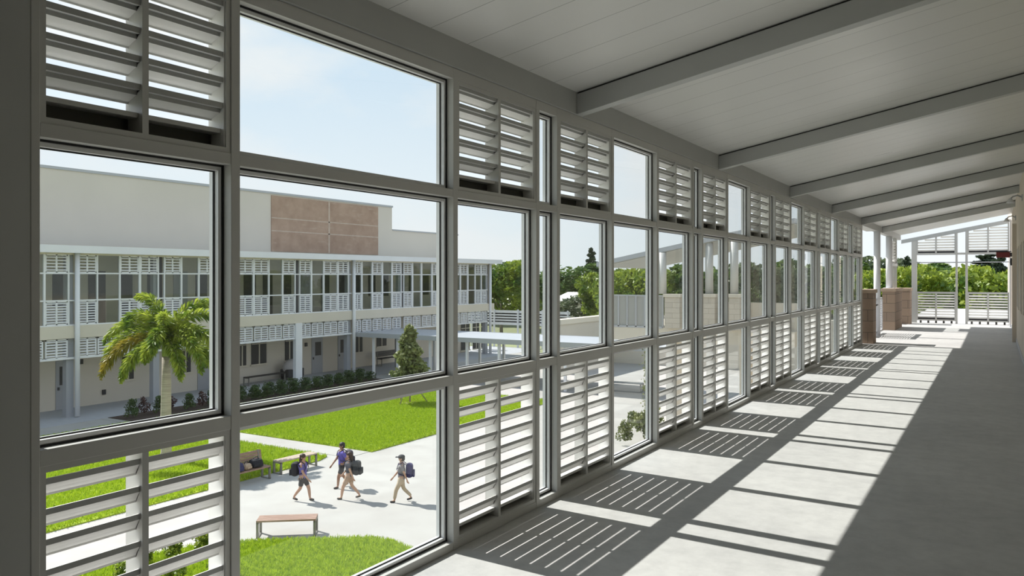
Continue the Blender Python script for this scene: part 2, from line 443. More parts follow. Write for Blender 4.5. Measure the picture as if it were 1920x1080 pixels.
li = 0
for i, ty in enumerate(types):
    y0, y1 = posts[i][1], posts[i + 1][0]
    # rails between the posts
    trim(MB().box(-D - .12, -D, y0, y1, 0, Z_SILL), PAINT, .002)
    trim(MB().box(-D - .12, -D, y0, y1, Z_RB, Z_RT), PAINT, .002)
    trim(MB().box(-D - .12, -D, y0, y1, Z_TB, Z_TT), PAINT, .002)
    window(y0, y1, Z_RT, Z_TB)
    if ty == 'L':
        where = {0: ', beside the near wall', 2: ', just past the widest glass', 4: ', past the narrow glass strip'}.get(i, ' from the near end')
        louvre('louvre_panel', y0, y1, Z_SILL, Z_RB, 'low louvred panel, %s along the glazed wall%s' % (ORD[li], where))
        louvre('louvre_panel', y0, y1, Z_TT, Z_HB, 'high louvred panel, %s along the glazed wall%s' % (ORD[li], where), hi=True)
        li += 1
    else:
        window(y0, y1, Z_SILL, Z_RB); window(y0, y1, Z_TT, Z_HB)

# sloping ceiling beams with a dark shadow gap above each
for k, u in enumerate((1078.5, 1345.6, 1479.6, 1558.5, 1614, 1653)):
    y = yw(u)
    z0 = 2.822 - ceil_z(-D)                          # beam foot below the ceiling plane
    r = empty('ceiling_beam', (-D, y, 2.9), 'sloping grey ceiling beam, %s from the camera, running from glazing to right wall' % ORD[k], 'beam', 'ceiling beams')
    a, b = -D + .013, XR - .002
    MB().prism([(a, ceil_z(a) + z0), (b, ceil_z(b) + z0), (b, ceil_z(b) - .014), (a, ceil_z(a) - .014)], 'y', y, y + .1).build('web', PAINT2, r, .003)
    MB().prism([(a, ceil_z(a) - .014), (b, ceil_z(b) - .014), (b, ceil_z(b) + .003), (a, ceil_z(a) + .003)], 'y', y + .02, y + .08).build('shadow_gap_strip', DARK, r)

# ------------------------------------------------------------------ open end of the corridor: block piers, gate, end screen
def pier(u0, u1, ztop, label, x0=-D - .30, x1=-D + .06, y0=None, y1=None):
    y0 = yw(u0) if y0 is None else y0; y1 = yw(u1) if y1 is None else y1
    r = empty('block_pier', ((x0 + x1) / 2, (y0 + y1) / 2, 0), label, 'pier')
    bx(x0, x1, y0, y1, 0, ztop - .09).build('masonry', STONE, r)
    bx(x0 - .03, x1 + .03, y0 - .03, y1 + .03, ztop - .09, ztop).build('coping', STONEC, r, .01)
    return r
pier(1617, 1637, 1.30, 'tan block pier at the end of the glazed wall, nearest of the piers', y0=Y_END + .10, y1=Y_END + .66, x0=ony(1616, 500, Y_END + .1).x, x1=ony(1637, 500, Y_END + .1).x)
pier(1653, 1691, 1.25, 'wide tan block pier carrying a white post and a high louvred panel', x0=ony(1654, 500, 26.3).x, x1=ony(1678, 500, 26.3).x, y0=26.3, y1=28.4)
pier(1691, 1708, 1.22, 'small tan block pier furthest from the camera, before the end screen', x0=ony(1689, 500, 30.0).x, x1=ony(1706, 500, 30.0).x, y0=30.0, y1=30.7)

def round_post(name, x, y, z0, z1, rad, label, cat='post'):
    r = empty(name, (x, y, z0), label, cat)
    MB().tube([(x, y, z0), (x, y, z1)], rad, 20).build('shaft', WHITE, r)
    bx(x - rad * 1.7, x + rad * 1.7, y - rad * 1.7, y + rad * 1.7, z0, z0 + .02).build('base_plate', WHITE, r)
    return r
round_post('roof_post', -D - .02, 23.6, 0, 2.82, .085, 'slim white round post beside the white gate, rising to the roof edge')
round_post('roof_post', ony(1667, 500, 26.55).x, 26.55, 1.25, 2.82, .09, 'white post standing on the wide tan block pier')
bxp = empty('louvred_screen', (-D, 27.0, 1.25), 'white screen box with louvres standing on the wide block pier', 'screen')
y0, y1 = 26.9, 28.3
bx(-D - .10, -D + .02, y0, y0 + .06, 1.25, 2.82).build('upright', PAINT, bxp)
bx(-D - .10, -D + .02, y1 - .06, y1, 1.25, 2.82).build('upright', PAINT, bxp)
bx(-D - .12, -D + .04, y0, y1, 1.93, 2.02).build('rail', WHITE, bxp)
m = MB()
for k in range(8): m.prism([(-D - .01, 2.06 + k * .09), (-D - .07, 2.01 + k * .09 + .0), (-D - .07, 2.03 + k * .09), (-D - .01, 2.08 + k * .09)], 'y', y0 + .06, y1 - .06)
m.build('blades', BLADE, bxp)
bx(-D - .05, -D - .045, y0 + .06, y1 - .06, 1.27, 1.93).build('pane', GLASS, bxp)
bx(-D - .08, -D, (y0 + y1) / 2 - .03, (y0 + y1) / 2 + .03, 1.27, 1.93).build('mullion', PAINT, bxp)

gt = empty('gate', (-D - .05, 24.1, 0), 'white louvred gate standing between the block piers', 'gate')
ya, yb = 22.85, 24.95
gz = 1.02
m = MB(); xg = -D - .06
m.box(xg - .03, xg + .03, ya, ya + .06, .06, gz); m.box(xg - .03, xg + .03, yb - .06, yb, .06, gz)
m.box(xg - .03, xg + .03, ya, yb, gz - .06, gz); m.box(xg - .03, xg + .03, ya, yb, .06, .12)
m.build('frame', WHITE, gt)
m = MB()
for k in range(13): m.prism([(xg + .02, .14 + k * .063), (xg - .02, .165 + k * .063), (xg - .02, .175 + k * .063), (xg + .02, .15 + k * .063)], 'y', ya + .06, yb - .06)
m.build('blades', WHITE, gt)
m = MB(); m.box(xg + .03, xg + .09, ya + .15, ya + .19, .82, .88); m.tube([(xg + .08, ya + .12, .85), (xg + .08, ya + .55, .85)], .018, 8)
m.build('latch', DARK, gt)

# end screen: posts, sloped head rail, transoms, four louvred panels
def endx(u): return ony(u, 500, YE).x
ex = [endx(1709), endx(1719), endx(1791.5), endx(1795.5), endx(1810), endx(1814.5), XR - .06, XR - .005]
zb = lambda x: 2.90 + PITCH * (x + D + .1)
trim(MB().box(ex[0], ex[1], YE, YE + .12, 0, zb(ex[0])), PAINT)
trim(MB().box(ex[2], ex[3], YE, YE + .1, 0, zb(ex[2])), PAINT)
trim(MB().box(ex[4], ex[5], YE, YE + .1, 0, zb(ex[4])), PAINT)
trim(MB().box(ex[6], ex[7], YE, YE + .1, 0, zb(ex[6])), PAINT)
a, b = -D - .12, XR - .002
trim(MB().prism([(a, zb(a) - .13), (b, zb(b) - .13), (b, zb(b)), (a, zb(a))], 'y', YE - .01, YE + .13), PAINT2)
for (za, zt_) in ((2.355, 2.425), (2.08, 2.11), (1.015, 1.08), (.085, .13)):
    for (p, q) in ((1, 2), (3, 4), (5, 6)):
        if (p == 3) and za in (1.015, .085): continue
        trim(MB().box(ex[p], ex[q], YE + .01, YE + .09, za, zt_), PAINT if za != 2.08 else CAP)
def end_louvre(x0, x1, z0, z1f, label):
    r = empty('louvre_panel', ((x0 + x1) / 2, YE + .05, z0), label, 'louvred panel')
    xm = (x0 + x1) / 2
    z1m = lambda x: z1f(x)
    for (p, q) in ((x0, x0 + .03), (xm - .025, xm + .025), (x1 - .03, x1)):
        MB().prism([(p, z0), (q, z0), (q, z1m(q)), (p, z1m(p))], 'y', YE + .012, YE + .088).build('stile', PAINT, r)
    m = MB(); n = int((z1m(x1) - z0) / .092)
    for (p, q) in ((x0 + .03, xm - .025), (xm + .025, x1 - .03)):
        for k in range(n):
            z = z0 + .06 + k * .092
            top = z + .05
            pl = p
            if top > z1m(p): pl = p + (top - z1m(p)) / PITCH if z1m(q) > z1m(p) + .01 else q
            if pl >= q - .03: continue
            m.prism([(YE + .03, z + .05), (YE + .034, z + .05), (YE + .07, z), (YE + .066, z - .004)], 'x', pl, q)
    m.build('blades', BLADE, r)
    bx(x0 + .03, x1 - .03, YE + .08, YE + .086, z0, z0 + .06).build('foot_flashing', DARK, r)
flat = lambda x: 1.015
slope = lambda x: zb(x) - .132
end_louvre(ex[1], ex[2], .13, flat, 'low louvred panel of the end screen nearer the block piers')
end_louvre(ex[5], ex[6], .13, flat, 'low louvred panel of the end screen beside the beige wall')
end_louvre(ex[1], ex[2], 2.425, slope, 'high sloped-top louvred panel of the end screen nearer the block piers')
end_louvre(ex[5], ex[6], 2.425, slope, 'high sloped-top louvred panel of the end screen beside the beige wall')
for (p, q) in ((1, 2), (5, 6)):
    for k in range(5):
        x = ex[p] + (ex[q] - ex[p]) * (k + .5) / 5
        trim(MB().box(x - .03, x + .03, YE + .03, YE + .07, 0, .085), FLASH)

# right wall: pilaster strips, dark recessed windows, lamps, exit sign, alarm box
wn_ = 0
for (ya_, yb_) in ((16.9, 17.4), (18.6, 19.5), (20.9, 22.3), (24.6, 25.6)):
    NT[0] += 1
    r = bpy.data.objects.new('window_%d' % (NW[0] + 1), None); NW[0] += 1; COL.objects.link(r); r.location = (XR, ya_, .9); r['kind'] = 'structure'
    bx(XR - .004, XR + .02, ya_, yb_, .9, 2.25).build('pane', mat('dim_pane', (.26, .24, .20), .5), r)
    m = MB(); m.box(XR - .010, XR + .01, ya_ - .05, ya_, .87, 2.28); m.box(XR - .010, XR + .01, yb_, yb_ + .05, .87, 2.28); m.box(XR - .010, XR + .01, ya_, yb_, 2.25, 2.28); m.box(XR - .010, XR + .01, ya_, yb_, .87, .9)
    m.build('frame', CREAM2, r)
trim(MB().box(XR - .09, XR, 23.1, 23.4, 0, 2.9), CREAM2)
trim(MB().box(XR - .05, XR, 29.9, 31.1, 0, 3.4), CAP)
es = empty('exit_sign', (XR - .2, 28.9, 2.2), 'red sign plate projecting from the beige wall near the end screen', 'sign')
bx(XR - .42, XR - .06, 28.88, 28.93, 2.19, 2.36).build('plate', mat('red_sign', (.16, .022, .022), .45), es, .004)
bx(XR - .42, XR - .02, 28.87, 28.94, 2.36, 2.385).build('housing', DARK, es)
bx(XR - .06, XR, 28.87, 28.94, 2.22, 2.34).build('bracket', DARK, es)
al = empty('alarm_box', (XR, 26.4, 2.0), 'small black box mounted on the beige wall', 'alarm')
bx(XR - .09, XR, 26.3, 26.5, 1.92, 2.12).build('case', DARK, al, .008)
bx(XR - .10, XR - .088, 26.36, 26.44, 1.98, 2.06).build('lens', CAP, al)
for (y, z, lb) in ((23.7, 3.08, 'small white wall lamp on a bracket, further of the two on the beige wall'), (18.0, 3.1, 'curved white wall lamp on a bracket, nearer of the two on the beige wall')):
    r = empty('wall_lamp', (XR, y, z), lb, 'lamp')
    MB().tube([(XR, y, z), (XR - .08, y, z + .05), (XR - .16, y, z + .03), (XR - .2, y, z - .02)], .014, 8).build('arm', CAP, r)
    MB().tube([(XR - .2, y, z - .0), (XR - .2, y, z - .05), (XR - .2, y, z - .09)], [.02, .05, .075], 14).build('lamp_shade', WHITE, r)
    bx(XR - .02, XR, y - .05, y + .05, z - .06, z + .06).build('back_plate', CAP, r)

# the storey under the corridor
struct('wall_lower', MB().box(-D - .1, -D + .2, -7, 46, G, -.28), STUCCO2)

# ------------------------------------------------------------------ courtyard ground
struct('ground', MB().box(-300, 200, -120, 320, G - .3, G - .03), mat('dry_ground', (.22, .24, .12), 1, var=.3, scale=.1))
struct('plaza', MB().box(-36.6, -D - .1, -14, 62, G - .03, G), PLAZA)
struct('arcade_floor', MB().box(-44, -36.6, 6, 66, G - .03, G + .005), mat('grey_arcade_concrete', (.40, .41, .43), .9, var=.05))
LAWN = leaf_mat('bright_lawn_grass', (.24, .37, .017), (.50, .62, .045), 9, .25)
def lawn(name, poly, label, n, blade=.09, edge=.035):
    """turf: a raised bed with grass blades over it"""
    poly = [Vector((p[0], p[1])) for p in poly]
    xs = [p.x for p in poly]; ys = [p.y for p in poly]
    pts = rng.random((n * 3, 2)) * [max(xs) - min(xs), max(ys) - min(ys)] + [min(xs), min(ys)]
    ins = np.zeros(len(pts), bool); j = len(poly) - 1
    for i in range(len(poly)):
        a, b = poly[i], poly[j]
        cnd = ((a.y > pts[:, 1]) != (b.y > pts[:, 1])) & (pts[:, 0] < (b.x - a.x) * (pts[:, 1] - a.y) / ((b.y - a.y) or 1e-9) + a.x)
        ins ^= cnd; j = i
    pts = pts[ins]; k = len(pts)
    base = np.column_stack([pts, np.full(k, G + edge)])
    ang = rng.random(k) * 2 * PI; w = np.column_stack([np.cos(ang), np.sin(ang), np.zeros(k)]) * .012 * (blade / .09)
    tip = base + np.column_stack([(rng.random((k, 2)) - .5) * blade * 1.2, blade * (.5 + .7 * rng.random(k))])
    V = np.stack([base - w, base + w, tip + w * .3, tip - w * .3], 1)
    me = quads_mesh(name, V, LAWN)
    o = bpy.data.objects.new(name, me); COL.objects.link(o)
    tag(o, label, 'lawn', None, 'stuff')
    bd = MB().prism([(p.x, p.y) for p in poly], 'z', G - .02, G + edge)
    t = bd.build('turf', LAWN, o); 
    return o
lawn('lawn', [(-34.2, 23.75), (-20.68, 23.72), (-20.6, 38.6), (-34.2, 38.6)], 'large square lawn of bright grass with a staked young tree', 60000, .10)
lawn('lawn', [(-34.4, 6), (-21.6, 6), (-21.45, 18.2), (-21.35, 21.6), (-21.6, 22.25), (-34.4, 22.5)], 'long lawn behind the benches, across the path from the square lawn', 50000, .10)
lc = [onz(u, v) for u, v in ((380, 1022), (450, 1018), (560, 1013), (700, 1010), (735, 1016), (770, 1030))]
lawn('lawn', [(p.x, p.y) for p in lc] + [(-11.0, 14.5), (-9.5, 11), (-10, 6), (-16.5, 6), (-18, 11)], 'near grass patch in front of the single wooden bench', 46000, .085)
struct('planting_bed', MB().box(-36.55, -34.6, 22.9, 41.0, G - .02, G + .03), SOIL)
struct('path', MB().box(-36.6, -20.8, 22.55, 23.70, G - .01, G + .012), PLAZA)

# ------------------------------------------------------------------ building across the courtyard
XF, XB, XW = -38.2, -41.2, -41.0
b = empty('school_building', (XF, 40, G), 'long two-storey beige building with louvred gallery across the courtyard', 'building')
YL, YR = 6.0, 60.1
fy = lambda u: yw(u, XF)
bx(XW - .3, XW, YL, YR, G, 2.74).build('rear_wall', STUCCO, b)
bx(XW, XF - .02, YL, YR, -1.36, -1.0).build('gallery_floor', CAP, b)
bx(XF - .3, XF + .06, YL, YR, -1.37, -.76).build('slab_band', STUCCO2, b)
m = MB(); m.box(XW, XF + .55, YL, YR + .5, 2.78, 3.05); m.build('roof_eave', WHITE, b)
bx(XF + .55, XF + .60, YL, YR + .52, 2.74, 3.10).build('gutter', WHITE, b)
bx(XF - .1, XF + .03, YL, YR, 2.66, 2.78).build('head_beam', STUCCO2, b)
bx(-56, XB, YL, yw(735, XB), 2.74, 7.12).build('upper_storey', STUCCO, b)
bx(-56.05, XB + .06, YL, yw(735, XB) + .06, 7.12, 7.26).build('parapet_cap', CAP, b)
bx(-56, XB, yw(735, XB), yw(858, XB), 2.74, 5.30).build('stepped_storey', STUCCO, b)
bx(-56.05, XB + .06, yw(735, XB) + .06, yw(858, XB) + .06, 5.30, 5.40).build('stepped_parapet_cap', CAP, b)
ya, yb_ = yw(508, XB), yw(708, XB)
bp = bx(XB, XB + .06, ya, yb_, 3.30, 7.02).build('brown_wall_panel', BROWN, b)
bp['label'] = 'patchy brown unpainted wall panel'
ym = yw(616, XB)
m = MB(); m.box(XB + .05, XB + .064, ym - .07, ym + .07, 3.32, 7.0)
for (z0, z1) in ((5.50, 5.57), (4.64, 4.71)): m.box(XB + .05, XB + .064, ya, yb_, z0, z1)
m.build('panel_joint', BROWNLINE, b)

bx(XW, XF - .1, YR - .5, YR - .3, -1.0, 2.74).build('end_wall', STUCCO, b)
# gallery front: columns (u of left edge, u of right edge, upper kind)
def far_louvre(y0, y1, z0, z1, pitch):
    m = MB(); ymid = (y0 + y1) / 2
    m.box(XF - .06, XF, y0, y0 + .06, z0, z1); m.box(XF - .06, XF, y1 - .06, y1, z0, z1)
    m.box(XF - .06, XF, ymid - .04, ymid + .04, z0, z1); m.box(XF - .06, XF, y0, y1, z0, z0 + .05); m.box(XF - .06, XF, y0, y1, z1 - .05, z1)
    n = int((z1 - z0 - .1) / pitch)
    for k in range(n):
        z = z0 + .05 + (k + .3) * (z1 - z0 - .1) / n
        m.prism([(XF - .01, z), (XF - .06, z + .03), (XF - .06, z + .07), (XF - .01, z + .04)], 'y', y0 + .06, y1 - .06)
    m.build('louvre_panel', WHITE, b)
def far_pane(y0, y1, z0, z1):
    bx(XF - .04, XF - .03, y0, y1, z0, z1).build('window_pane', FARGLASS, b)
segs = []       # (u0,u1,kind)
def S_(s): 
    for q in s.split():
        a, c, k = q.split(','); segs.append((float(a), float(c), k))
S_('44,62,L 64,81,C 85,127,L 146,181,L 183.5,223,C 226,260,L 264,295.5,L 309,338.5,L 341.5,371,C 374,403,L 406,433,C 436,442,L 445,474,L 477,503,L 505,528.5,C 531,552.5,L '
   '562.5,582.5,L 585,605.5,C 608,632,L 634.5,652.5,L 663.5,677,L 679.5,696.5,C 699,715.5,L 718,733.5,C 736,751.5,L 757.5,772,L 774.5,788.5,C 791.5,808.5,C 811,823,L 825,838,C 840,850,L 852,862,L 864,876,L 878,890,C 891.5,901.5,L 903,912,L')
for j, (u0, u1, k) in enumerate(segs):
    y0, y1 = fy(u0), fy(u1)
    if k == 'L':
        far_louvre(y0, y1, 1.80, 2.66, .135); far_louvre(y0, y1, -.70, .42, .125)
    else:
        far_pane(y0, y1, 1.80, 2.66); far_pane(y0, y1, -.70, .42)
    far_pane(y0, y1, .49, 1.73)
    far_louvre(y0, y1, -2.30, -1.40, .13)
# rails and mullions between
m = MB()
ys, ye = YL, fy(914)
for (z0, z1) in ((1.73, 1.80), (.42, .49), (-.76, -.70)): m.box(XF - .08, XF + .02, ys, ye, z0, z1)
m.build('gallery_rails', WHITE, b)
for j in range(len(segs) - 1):
    g0, g1 = fy(segs[j][1]), fy(segs[j + 1][0])
    if g1 - g0 > .22: 
        for (p, q) in ((g0, g0 + .07), (g1 - .07, g1)): bx(XF - .08, XF + .03, p, q, -.76, 2.66).build('mullion', WHITE, b)
    else: bx(XF - .08, XF + .03, g0, g1, -.76, 2.66).build('mullion', WHITE, b)
m = MB(); m.box(XF - .06, XF + .02, ys, ye, -2.38, -2.28); m.build('strip_rail', WHITE, b)
# columns with a white downpipe in front
for u, full in ((141.5, 1), (302, 0), (558.5, 2), (660.5, 1), (755, 0), (916.5, 1)):
    y = fy(u)
    if full == 2: bx(XF - .15, XF + .12, y - .27, y + .27, G, -1.37).build('column', WHITE, b)
    else:
        bx(XF - .45, XF - .12, y - .38, y - .02, G, -1.37).build('column', DOORGREY, b)
        bx(XF - .35, XF - .09, y - .40, y - .06, -.76, 2.66).build('column', DOORGREY, b)
    if full == 1: MB().tube([(XF + .16, y, G + .05), (XF + .16, y, 2.8)], .115, 14).build('downpipe', WHITE, b)
    elif full == 2: bx(XF - .2, XF - .02, y - .12, y + .04, -.76, 2.66).build('column', DARK, b)
    else: bx(XF - .2, XF - .05, y - .10, y + .10, -.76, 2.66).build('column', DARK, b)
# ground floor doors and windows on the rear wall, inner openings behind the gallery glass
gy = lambda u: yw(u, XW)
def far_door(u0, u1, glazed=True):
    y0, y1 = gy(u0), gy(u1); z1 = G + 2.5
    d = bx(XW, XW + .05, y0, y1, G, z1).build('door', DOORGREY, b)
    bx(XW + .04, XW + .06, y0 + (y1 - y0) * .3, y1 - (y1 - y0) * .15, G + 1.25, z1 - .3).build('door_glass', DARK, d)
    bx(XW + .05, XW + .1, y0 + .08, y0 + .16, G + 1.0, G + 1.15).build('door_handle', DARK, d)
def far_win(u0, u1, z0=G + 1.15, z1=G + 2.75):
    y0, y1 = gy(u0), gy(u1)
    w = bx(XW, XW + .04, y0, y1, z0, z1).build('window', DARK, b)
    m = MB(); m.box(XW + .03, XW + .07, (y0 + y1) / 2 - .04, (y0 + y1) / 2 + .04, z0, z1); m.box(XW + .03, XW + .07, y0, y1, z0 + (z1 - z0) * .8, z0 + (z1 - z0) * .8 + .06)
    m.box(XW + .03, XW + .1, y0 - .08, y1 + .08, z0 - .1, z0)
    m.build('window_bar', STUCCO2, w)
far_door(104, 126); far_door(370, 392)
for a_, c_ in ((228, 250), (337, 357), (445, 461), (471, 499), (534, 550), (560, 566)): far_win(a_, c_)
far_door(584, 604); far_door(633, 648)
far_win(665, 679); far_win(706, 724, G + 1.4)
for a_, c_ in ((864, 880), (886, 898), (902, 910)): far_win(a_, c_, G + .2, G + 2.6)
hy = lambda u: yw(u, XW)
for j in range(26):
    y0 = 16 + j * 1.7 + random.uniform(-.15, .15)
    if y0 > 58: break
    if j % 3 == 2: bx(XW, XW + .04, y0, y0 + .95, -.98, 1.9).build('gallery_door', DARK if j % 2 else DOORGREY, b)
    else: bx(XW, XW + .04, y0, y0 + random.choice((.55, .8)), random.choice((-.98, .1)), 1.75).build('gallery_window', DARK, b)
# small dark wall lamps of the arcade
for u, v in ((151, 678), (194, 735), (573, 646), (826, 680)):
    p = onx(u, v, XW); bx(XW, XW + .1, p.y - .09, p.y + .09, p.z - .13, p.z + .13).build('arcade_lamp', DARK, b)

# ------------------------------------------------------------------ covered walkway
cw = empty('walkway_canopy', (-28, 44, G), 'flat white walkway canopy on slim posts crossing the courtyard', 'canopy')
YC0, YC1, XC = 42.0, 47.0, -15.6
bx(XF + .02, XC, YC0, YC1, -2.38, -2.28).build('roof_deck', ROOFW, cw)
m = MB(); m.box(XF + .02, XC + .05, YC0 - .06, YC0, -2.56, -2.26); m.box(XF + .02, XC + .05, YC1, YC1 + .06, -2.56, -2.26); m.box(XC, XC + .06, YC0, YC1, -2.56, -2.26)
m.build('fascia', CAP, cw)
for u in (701, 746, 807, 876, 936, 1000, 1060): 
    x = ony(u, 640, YC0 + .3).x
    bx(x - .075, x + .075, YC0 + .22, YC0 + .37, G, -2.4).build('post', WHITE, cw)
for u in (815, 900, 945, 1010):
    x = ony(u, 640, YC1 - .4).x
    bx(x - .075, x + .075, YC1 - .5, YC1 - .35, G, -2.4).build('post', WHITE, cw)
bx(-16.55, -16.25, 42.3, 42.6, G, -2.4).build('post', WHITE, cw)

# low cream building, slatted fence and pale roofs beyond the canopy
lb = empty('boundary_wall', (-26.3, 54, G), 'long low cream wall with a coping behind the walkway canopy', 'wall')
bx(-26.5, -26, 49.6, 59, G, -1.75).build('wall', STUCCO2, lb)
bx(-26, -4, 58.5, 59, G, -1.75).build('wall', STUCCO2, lb)
bx(-25.9, -4, 58.4, 59.1, -1.75, -1.40).build('coping', STUCCO2, lb)
bx(-26.6, -25.9, 49.5, 59.1, -1.75, -1.40).build('coping', mat('cream_parapet', (.74, .68, .56), .9), lb)
fn = empty('slat_fence', (-36, 68, G), 'pale horizontal slat fence beyond the building corner', 'fence')
zt = -2.6
m = MB(); ff = [ony(u, 600, 66).x for u in (905, 985)]
zt = ony(950, 581, 66).z; zl = ony(950, 606, 66).z
for k in range(5): z = zt - (zt - zl) * k / 5; m.box(ff[0] - 4, -33.6, 66, 66.05, z - .42, z - .05)
m.build('slats', WHITE, fn)
for k in range(6):
    x = ff[0] - 4 + k * (-33.8 - ff[0] + 4) / 5
    bx(x - .08, x + .08, 65.9, 66.0, G, zt + .05).build('post', WHITE, fn)
for q, (x, y, w, d_, h) in enumerate(((-52, 118, 16, 12, 3.0), (-36, 130, 14, 12, 3.4), (-75, 120, 14, 12, 3.1))):
    hb = empty('house', (x, y, G), ['pale low house among the trees behind the cream building', 'furthest pale low house under the tall conifer', 'pale low house beyond the slat fence'][q], 'house')
    bx(x - w / 2, x + w / 2, y - d_ / 2, y + d_ / 2, G, G + h).build('wall', STUCCO2, hb)
    MB().prism([(y - d_ / 2 - .5, G + h), (y + d_ / 2 + .5, G + h), (y, G + h + 1.3)], 'x', x - w / 2 - .5, x + w / 2 + .5).build('roof', mat('pale_roof', (.60, .58, .55), .8), hb)

# ------------------------------------------------------------------ terrace pavilion past the glazing
tp = empty('terrace_pavilion', (-9.5, 33, G), 'raised terrace with pitched white roof seen through the middle panes', 'pavilion')
yt = 30.0
xl, xr = ony(1128, 500, yt).x, -6.2
zr = lambda x: ony(1153.7, 494, yt).z + PITCH * 1.03 * (x - ony(1153.7, 500, yt).x)
a_ = ony(1120, 500, yt).x
MB().prism([(a_, zr(a_)), (xr, zr(xr)), (xr, zr(xr) + .04), (a_, zr(a_) + .04)], 'y', yt, yt + 6).build('roof_soffit', SOFFIT, tp)
MB().prism([(a_ - .02, zr(a_) + .03), (xr, zr(xr) + .03), (xr, zr(xr) + .21), (a_ - .02, zr(a_) + .21)], 'y', yt - .05, yt + 6.05).build('roof', ROOFW, tp)
bx(xl, xr, yt, yt + 6.4, -.95, -.40).build('terrace_slab', STUCCO2, tp)
pz1 = .82
m = MB(); x2 = ony(1243, 500, yt).x
m.box(xl, x2, yt + .02, yt + .06, -.42, pz1)
m.build('metal_parapet', mat('grey_ribbed_metal', (.36, .36, .34), .45), tp)
m = MB(); m.box(xl, x2, yt - .02, yt + .08, pz1, pz1 + .06); m.box(xl, x2, yt - .02, yt + .08, -.44, -.36)
for k in range(8):
    x = xl + (x2 - xl) * k / 7
    m.box(x - .03, x + .03, yt - .02, yt + .03, -.4, pz1)
m.build('parapet_ribs', CAP, tp)
bx(x2, xr, yt + .6, yt + .9, -.42, .62).build('low_wall', STUCCO2, tp)
for (ua, ub, uc, yo) in ((1251, 1279, 1250, 0), (1318, 1343, 1335, .1), (1371, 1391, 1383, .0)):
    p0, p1 = ony(ua, 500, yt).x, ony(ub, 500, yt).x
    h = ony(ua, 551, yt).z
    pd = bx(p0, p1, yt - .3 + yo, yt + .35 + yo, -.40, h - .12).build('pedestal', PALEBLOCK, tp)
    bx(p0 - .05, p1 + .05, yt - .35 + yo, yt + .4 + yo, h - .12, h).build('pedestal_cap', STUCCO2, pd)
    xc = ony(uc, 500, yt + .5).x
    MB().tube([(xc, yt + .05 + yo, h), (xc, yt + .05 + yo, zr(xc) + .02)], .15, 20).build('round_column', PAINT, tp)  # column paint greyed to stand in for the shade of the roof
for x, y in ((-8.2, 31), (-8.2, 35.5), (-12.4, 35.5)): bx(x - .2, x + .2, y - .2, y + .2, G, -.95).build('pier', STUCCO2, tp)
for (u, v) in ((1181, 552), (1206, 552), (1421, 545)):
    pass

# ------------------------------------------------------------------ benches and what lies on them
def bench(loc, rz, L, Dp, H, label, wood, back=False):
    r = empty('bench', loc, label, 'bench', None, rz)
    m = MB(); n = 4 if not back else 4
    w = Dp / n
    for k in range(n): m.box(-L / 2, L / 2, -Dp / 2 + k * w + .006, -Dp / 2 + (k + 1) * w - .006, H - .045, H)
    m.build('seat', wood, r, local=True)
    for s in (-1, 1):
        x = s * (L / 2 - .03)
        q = MB()
        q.box(x - .03, x + .03, -Dp / 2, -Dp / 2 + .06, 0, H - .045); q.box(x - .03, x + .03, Dp / 2 - .06, Dp / 2, 0, H - .045)
        q.box(x - .03, x + .03, -Dp / 2, Dp / 2, H - .09, H - .045); q.box(x - .03, x + .03, -Dp / 2, Dp / 2, 0, .03)
        q.build('leg_frame', BENCHM, r, local=True)
    if back:
        m = MB()
        for k in range(4):
            z = H + .10 + k * .10
            m.prism([(Dp / 2 + .01 + k * .02, z), (Dp / 2 + .045 + k * .02, z), (Dp / 2 + .062 + k * .02, z + .085), (Dp / 2 + .027 + k * .02, z + .085)], 'x', -L / 2, L / 2)
        m.build('backrest', wood, r, local=True)
        for s in (-1, 1):
            x = s * (L / 2 - .12)
            MB().prism([(Dp / 2 - .05, H - .06), (Dp / 2, H - .06), (Dp / 2 + .12, H + .5), (Dp / 2 + .08, H + .5)], 'x', x - .025, x + .025).build('back_support', BENCHM, r, local=True)
    return r
c0 = (onz(482, 1010) + onz(590, 1006)) / 2
fwd = (onz(590, 1006) - onz(482, 1010)); rz0 = math.atan2(fwd.y, fwd.x)
nrm = Vector((-math.sin(rz0), math.cos(rz0), 0))
bench(tuple(c0 + nrm * .24), rz0, fwd.length + .05, .50, .46, 'single brown-topped backless bench standing alone on the pale paving', WOOD)
a2, b2 = onz(524, 889), onz(598, 874)
bench(tuple((a2 + b2) / 2 + Vector((-.2, 0, 0))), R(87), (b2 - a2).length + .05, .42, .46, 'pale-topped backless bench along the edge of the long lawn', WOODP)
a3, b3 = onz(430, 917), onz(507, 898)
bb = bench(tuple((a3 + b3) / 2 + Vector((-.22, 0, 0))), R(87), (b3 - a3).length + .1, .44, .44, 'brown bench with a backrest and bags lying on it', WOOD, True)
cb = (a3 + b3) / 2 + Vector((-.24, 0, .44))
def bag(loc, rz, sz, m, label, tilt=.5):
    r = empty('bag', loc, label, 'bag', None, rz)
    q = MB().box(-sz[0] / 2, sz[0] / 2, -sz[1] / 2, sz[1] / 2, 0, sz[2]); o = q.build('body', m, r, min(sz) * .35, local=True)
    q = MB().box(-sz[0] / 2 + .04, sz[0] / 2 - .04, -sz[1] / 2 - .04, -sz[1] / 2 + .02, .03, sz[2] * .6); q.build('front_pocket', m, r, .03, local=True)
    MB().tube([(-.1, 0, sz[2] - .01), (-.06, 0, sz[2] + .06), (.06, 0, sz[2] + .06), (.1, 0, sz[2] - .01)], .014, 8).build('handle', DARK, r, local=True)
    return r
BLACKF = mat('black_fabric', (.012, .012, .018), .8); NAVYF = mat('navy_fabric', (.03, .03, .09), .8); TANF = mat('tan_fabric', (.40, .30, .21), .8)
